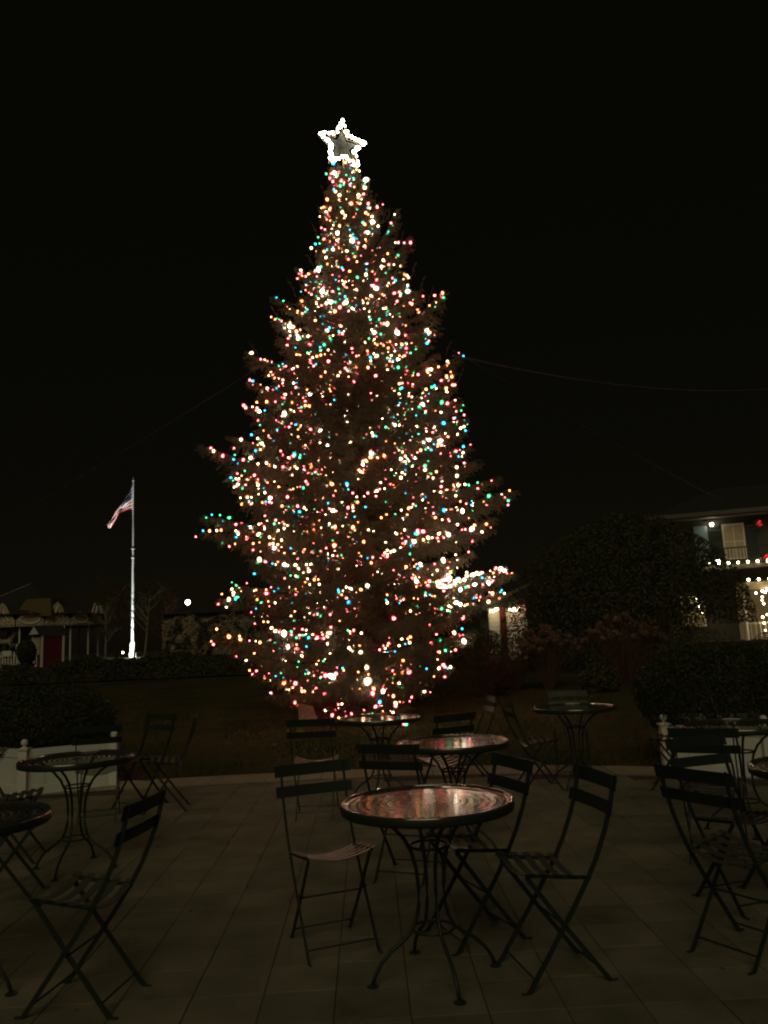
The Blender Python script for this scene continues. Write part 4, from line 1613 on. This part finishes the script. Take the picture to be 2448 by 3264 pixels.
# upper windows with shutters
for k, x in enumerate((5.2, 8.2, 11.2)):
    w_ = MB().box((x, -.03, 4.85), (1.0, .10, 1.75)).build('window', M_WHITE2, ho)
    MB().box((x, -.085, 4.85), (.86, .02, 1.60)).build('pane', M_CREAM if k == 0 else M_BLACK, w_)
    MB().box((x, -.100, 4.85), (.04, .02, 1.6)).build('mullion', M_WHITE2, w_)
    MB().box((x, -.101, 4.85), (.86, .02, .04)).build('mullion', M_WHITE2, w_)
    for s in (-1, 1):
        sh = MB().box((x + s * .80, -.04, 4.85), (.50, .06, 1.75)).build('shutter', M_SHUT, ho)
        for q in range(8):
            MB().box((x + s * .80, -.078, 4.12 + q * .205), (.42, .02, .15), 0, rx=.4).build('louvre', M_SHUT, sh)
dr = MB().box((3.72, -.03, 4.78), (.62, .10, 1.9)).build('door', M_BLUE, ho)
MB().ball((3.95, -.11, 4.75), .035, 8, 6).build('handle', M_GOLD, dr)
# balcony on brackets, with its rail
MB().box((6.2, -.78, 3.52), (5.6, 1.5, .14)).build('balcony_floor', M_TRIM, ho)
MB().box((6.2, -1.50, 4.42), (5.6, .06, .06)).build('balcony_rail', M_SHUT, ho)
bm = MB().box((0, 0, 0), (.03, .03, .80)).mesh('baluster', M_SHUT)
for k in range(38):
    o = link('baluster', bm, ho)
    o.location = (3.45 + k * .149, -1.50, 3.99)
MB().box((6.2, -1.545, 3.52), (5.6, .03, .22)).build('balcony_fascia', M_TRIM, ho)
# porch below
MB().box((9.0, -1.5, 2.62), (8.2, 3.2, .16)).build('porch_roof', M_TRIM, ho)
MB().box((9.0, -3.12, 2.50), (8.2, .06, .30)).build('porch_fascia', M_CREAM, ho)
MB().box((9.0, -.06, 1.25), (8.0, .06, 2.4)).build('porch_wall', M_CREAM, ho)
for x in (5.1, 7.0, 8.9, 10.8, 12.7):
    MB().lathe([(.12, .0), (.10, .1), (.09, 2.4), (.13, 2.54)], 10, (x, -2.98, 0)).build('porch_column', M_WHITE2, ho)
MB().box((9.0, -2.98, .86), (8.0, .06, .07)).build('porch_rail', M_WHITE2, ho)
bm2 = MB().box((0, 0, 0), (.035, .035, .68)).mesh('baluster', M_WHITE2)
for k in range(40):
    o = link('baluster', bm2, ho)
    o.location = (5.1 + k * .2, -2.98, .48)
MB().box((8.0, -1.9, .05), (10.5, 3.4, .14)).build('porch_deck', M_TIMBER, ho)
for x in (3.0,):
    w_ = MB().box((x, -.03, 1.55), (1.1, .10, 1.5)).build('window', M_WHITE2, ho)
    MB().box((x, -.085, 1.55), (.96, .02, 1.36)).build('pane', M_CREAM, w_)

HB = Matrix.Translation((12.2, 40.8, gz(0, 40))) @ Matrix.Rotation(math.radians(-20), 4, 'Z')


def strings(name, label, cat, pts, mesh_, scale=1.0):
    o0 = HB @ Vector(pts[0])
    t = thing(name, label, cat, o0)
    mb = MB()
    for p in pts:
        q = HB @ Vector(p)
        o = link('bulb', mesh_, t)
        s = scale * random.uniform(.75, 1.2)
        o.matrix_basis = Matrix.Translation(q - o0) @ Matrix.Diagonal((s, s, s, 1))
    mb.tube([(HB @ Vector(p)) - o0 + Vector((0, .05, 0)) for p in pts], .006, 3)
    mb.build('wire', M_WIRE, t)
    return t


strings('balcony_lights', 'row of white star shaped lights along the hotel balcony edge', 'string lights', [(3.9 + .42 * k, -1.62, 3.70) for k in range(12)], fb, 1.5)
strings('porch_eave_lights', 'row of white lights standing on the porch roof edge', 'string lights', [(5.4 + .42 * k, -3.2, 2.78) for k in range(14)], fb, 1.3)
pts = []
for k in range(46):
    pts.append((5.7 + .15 * k + random.uniform(-.1, .1), -3.2 + random.uniform(-.08, .06), 2.26 + random.uniform(-.26, .10) * random.random()))
strings('porch_garland', 'dense garland of fairy lights under the porch fascia', 'string lights', pts, fb, 1.0)
for q, x in enumerate((5.1, 7.0)):
    pts = [(x + 1.0 + random.uniform(-.3, .3), -3.1 + random.uniform(-.1, .1), 2.2 - .13 * k + random.uniform(-.1, .1)) for k in range(15)]
    strings('column_lights', ['loose fairy lights hanging down beside the left porch column', 'loose fairy lights hanging down beside the second porch column'][q], 'string lights', pts, fb, .9)
strings('window_lights', 'short cluster of fairy lights by the ground floor window left of the porch', 'string lights', [(3.3 + random.uniform(-.12, .12), -.4, 2.15 - .09 * k) for k in range(9)], fb, .9)
for q, (x, z) in enumerate(((6.35, 5.6), (6.35, 3.85))):
    p0 = HB @ Vector((x, -1.6 if q else -.35, z))
    wr = thing('wreath', ['round wreath with red lights by the upper window shutters', 'round wreath with red lights hung below the balcony rail'][q], 'wreath', p0)
    mb = MB()
    mb.tube([(.16 * math.cos(2 * PI * j / 16), 0, .16 * math.sin(2 * PI * j / 16)) for j in range(16)], .08, 6, closed=True)
    mb.build('greenery', M_HOLLY, wr)
    rbm = MB().ball((0, 0, 0), .035, 6, 5).mesh('bulb', E_WREATH)
    for j in range(9):
        o = link('bulb', rbm, wr)
        a = 2 * PI * j / 9
        o.location = (.11 * math.cos(a) * (j % 3) / 2, -.08, .11 * math.sin(a))
pl = thing('wall_lantern', 'bright white wall lantern beside the upper hotel door', 'lantern', HB @ Vector((4.25, -.22, 5.75)))
MB().box((0, .08, .0), (.08, .12, .05)).build('bracket', M_BLACK, pl)
MB().ball((0, 0, 0), .085, 10, 8).build('globe', E_LAMP, pl, smooth=True)
MB().lathe([(.10, .085), (.02, .16)], 8).build('cap', M_BLACK, pl)
pl2 = copy_tree(pl)
pl2.location = HB @ Vector((4.3, -1.75, 3.82))
tag(pl2, 'bright white lantern on the left corner of the hotel balcony', 'lantern')

print('objects', len(bpy.data.objects))
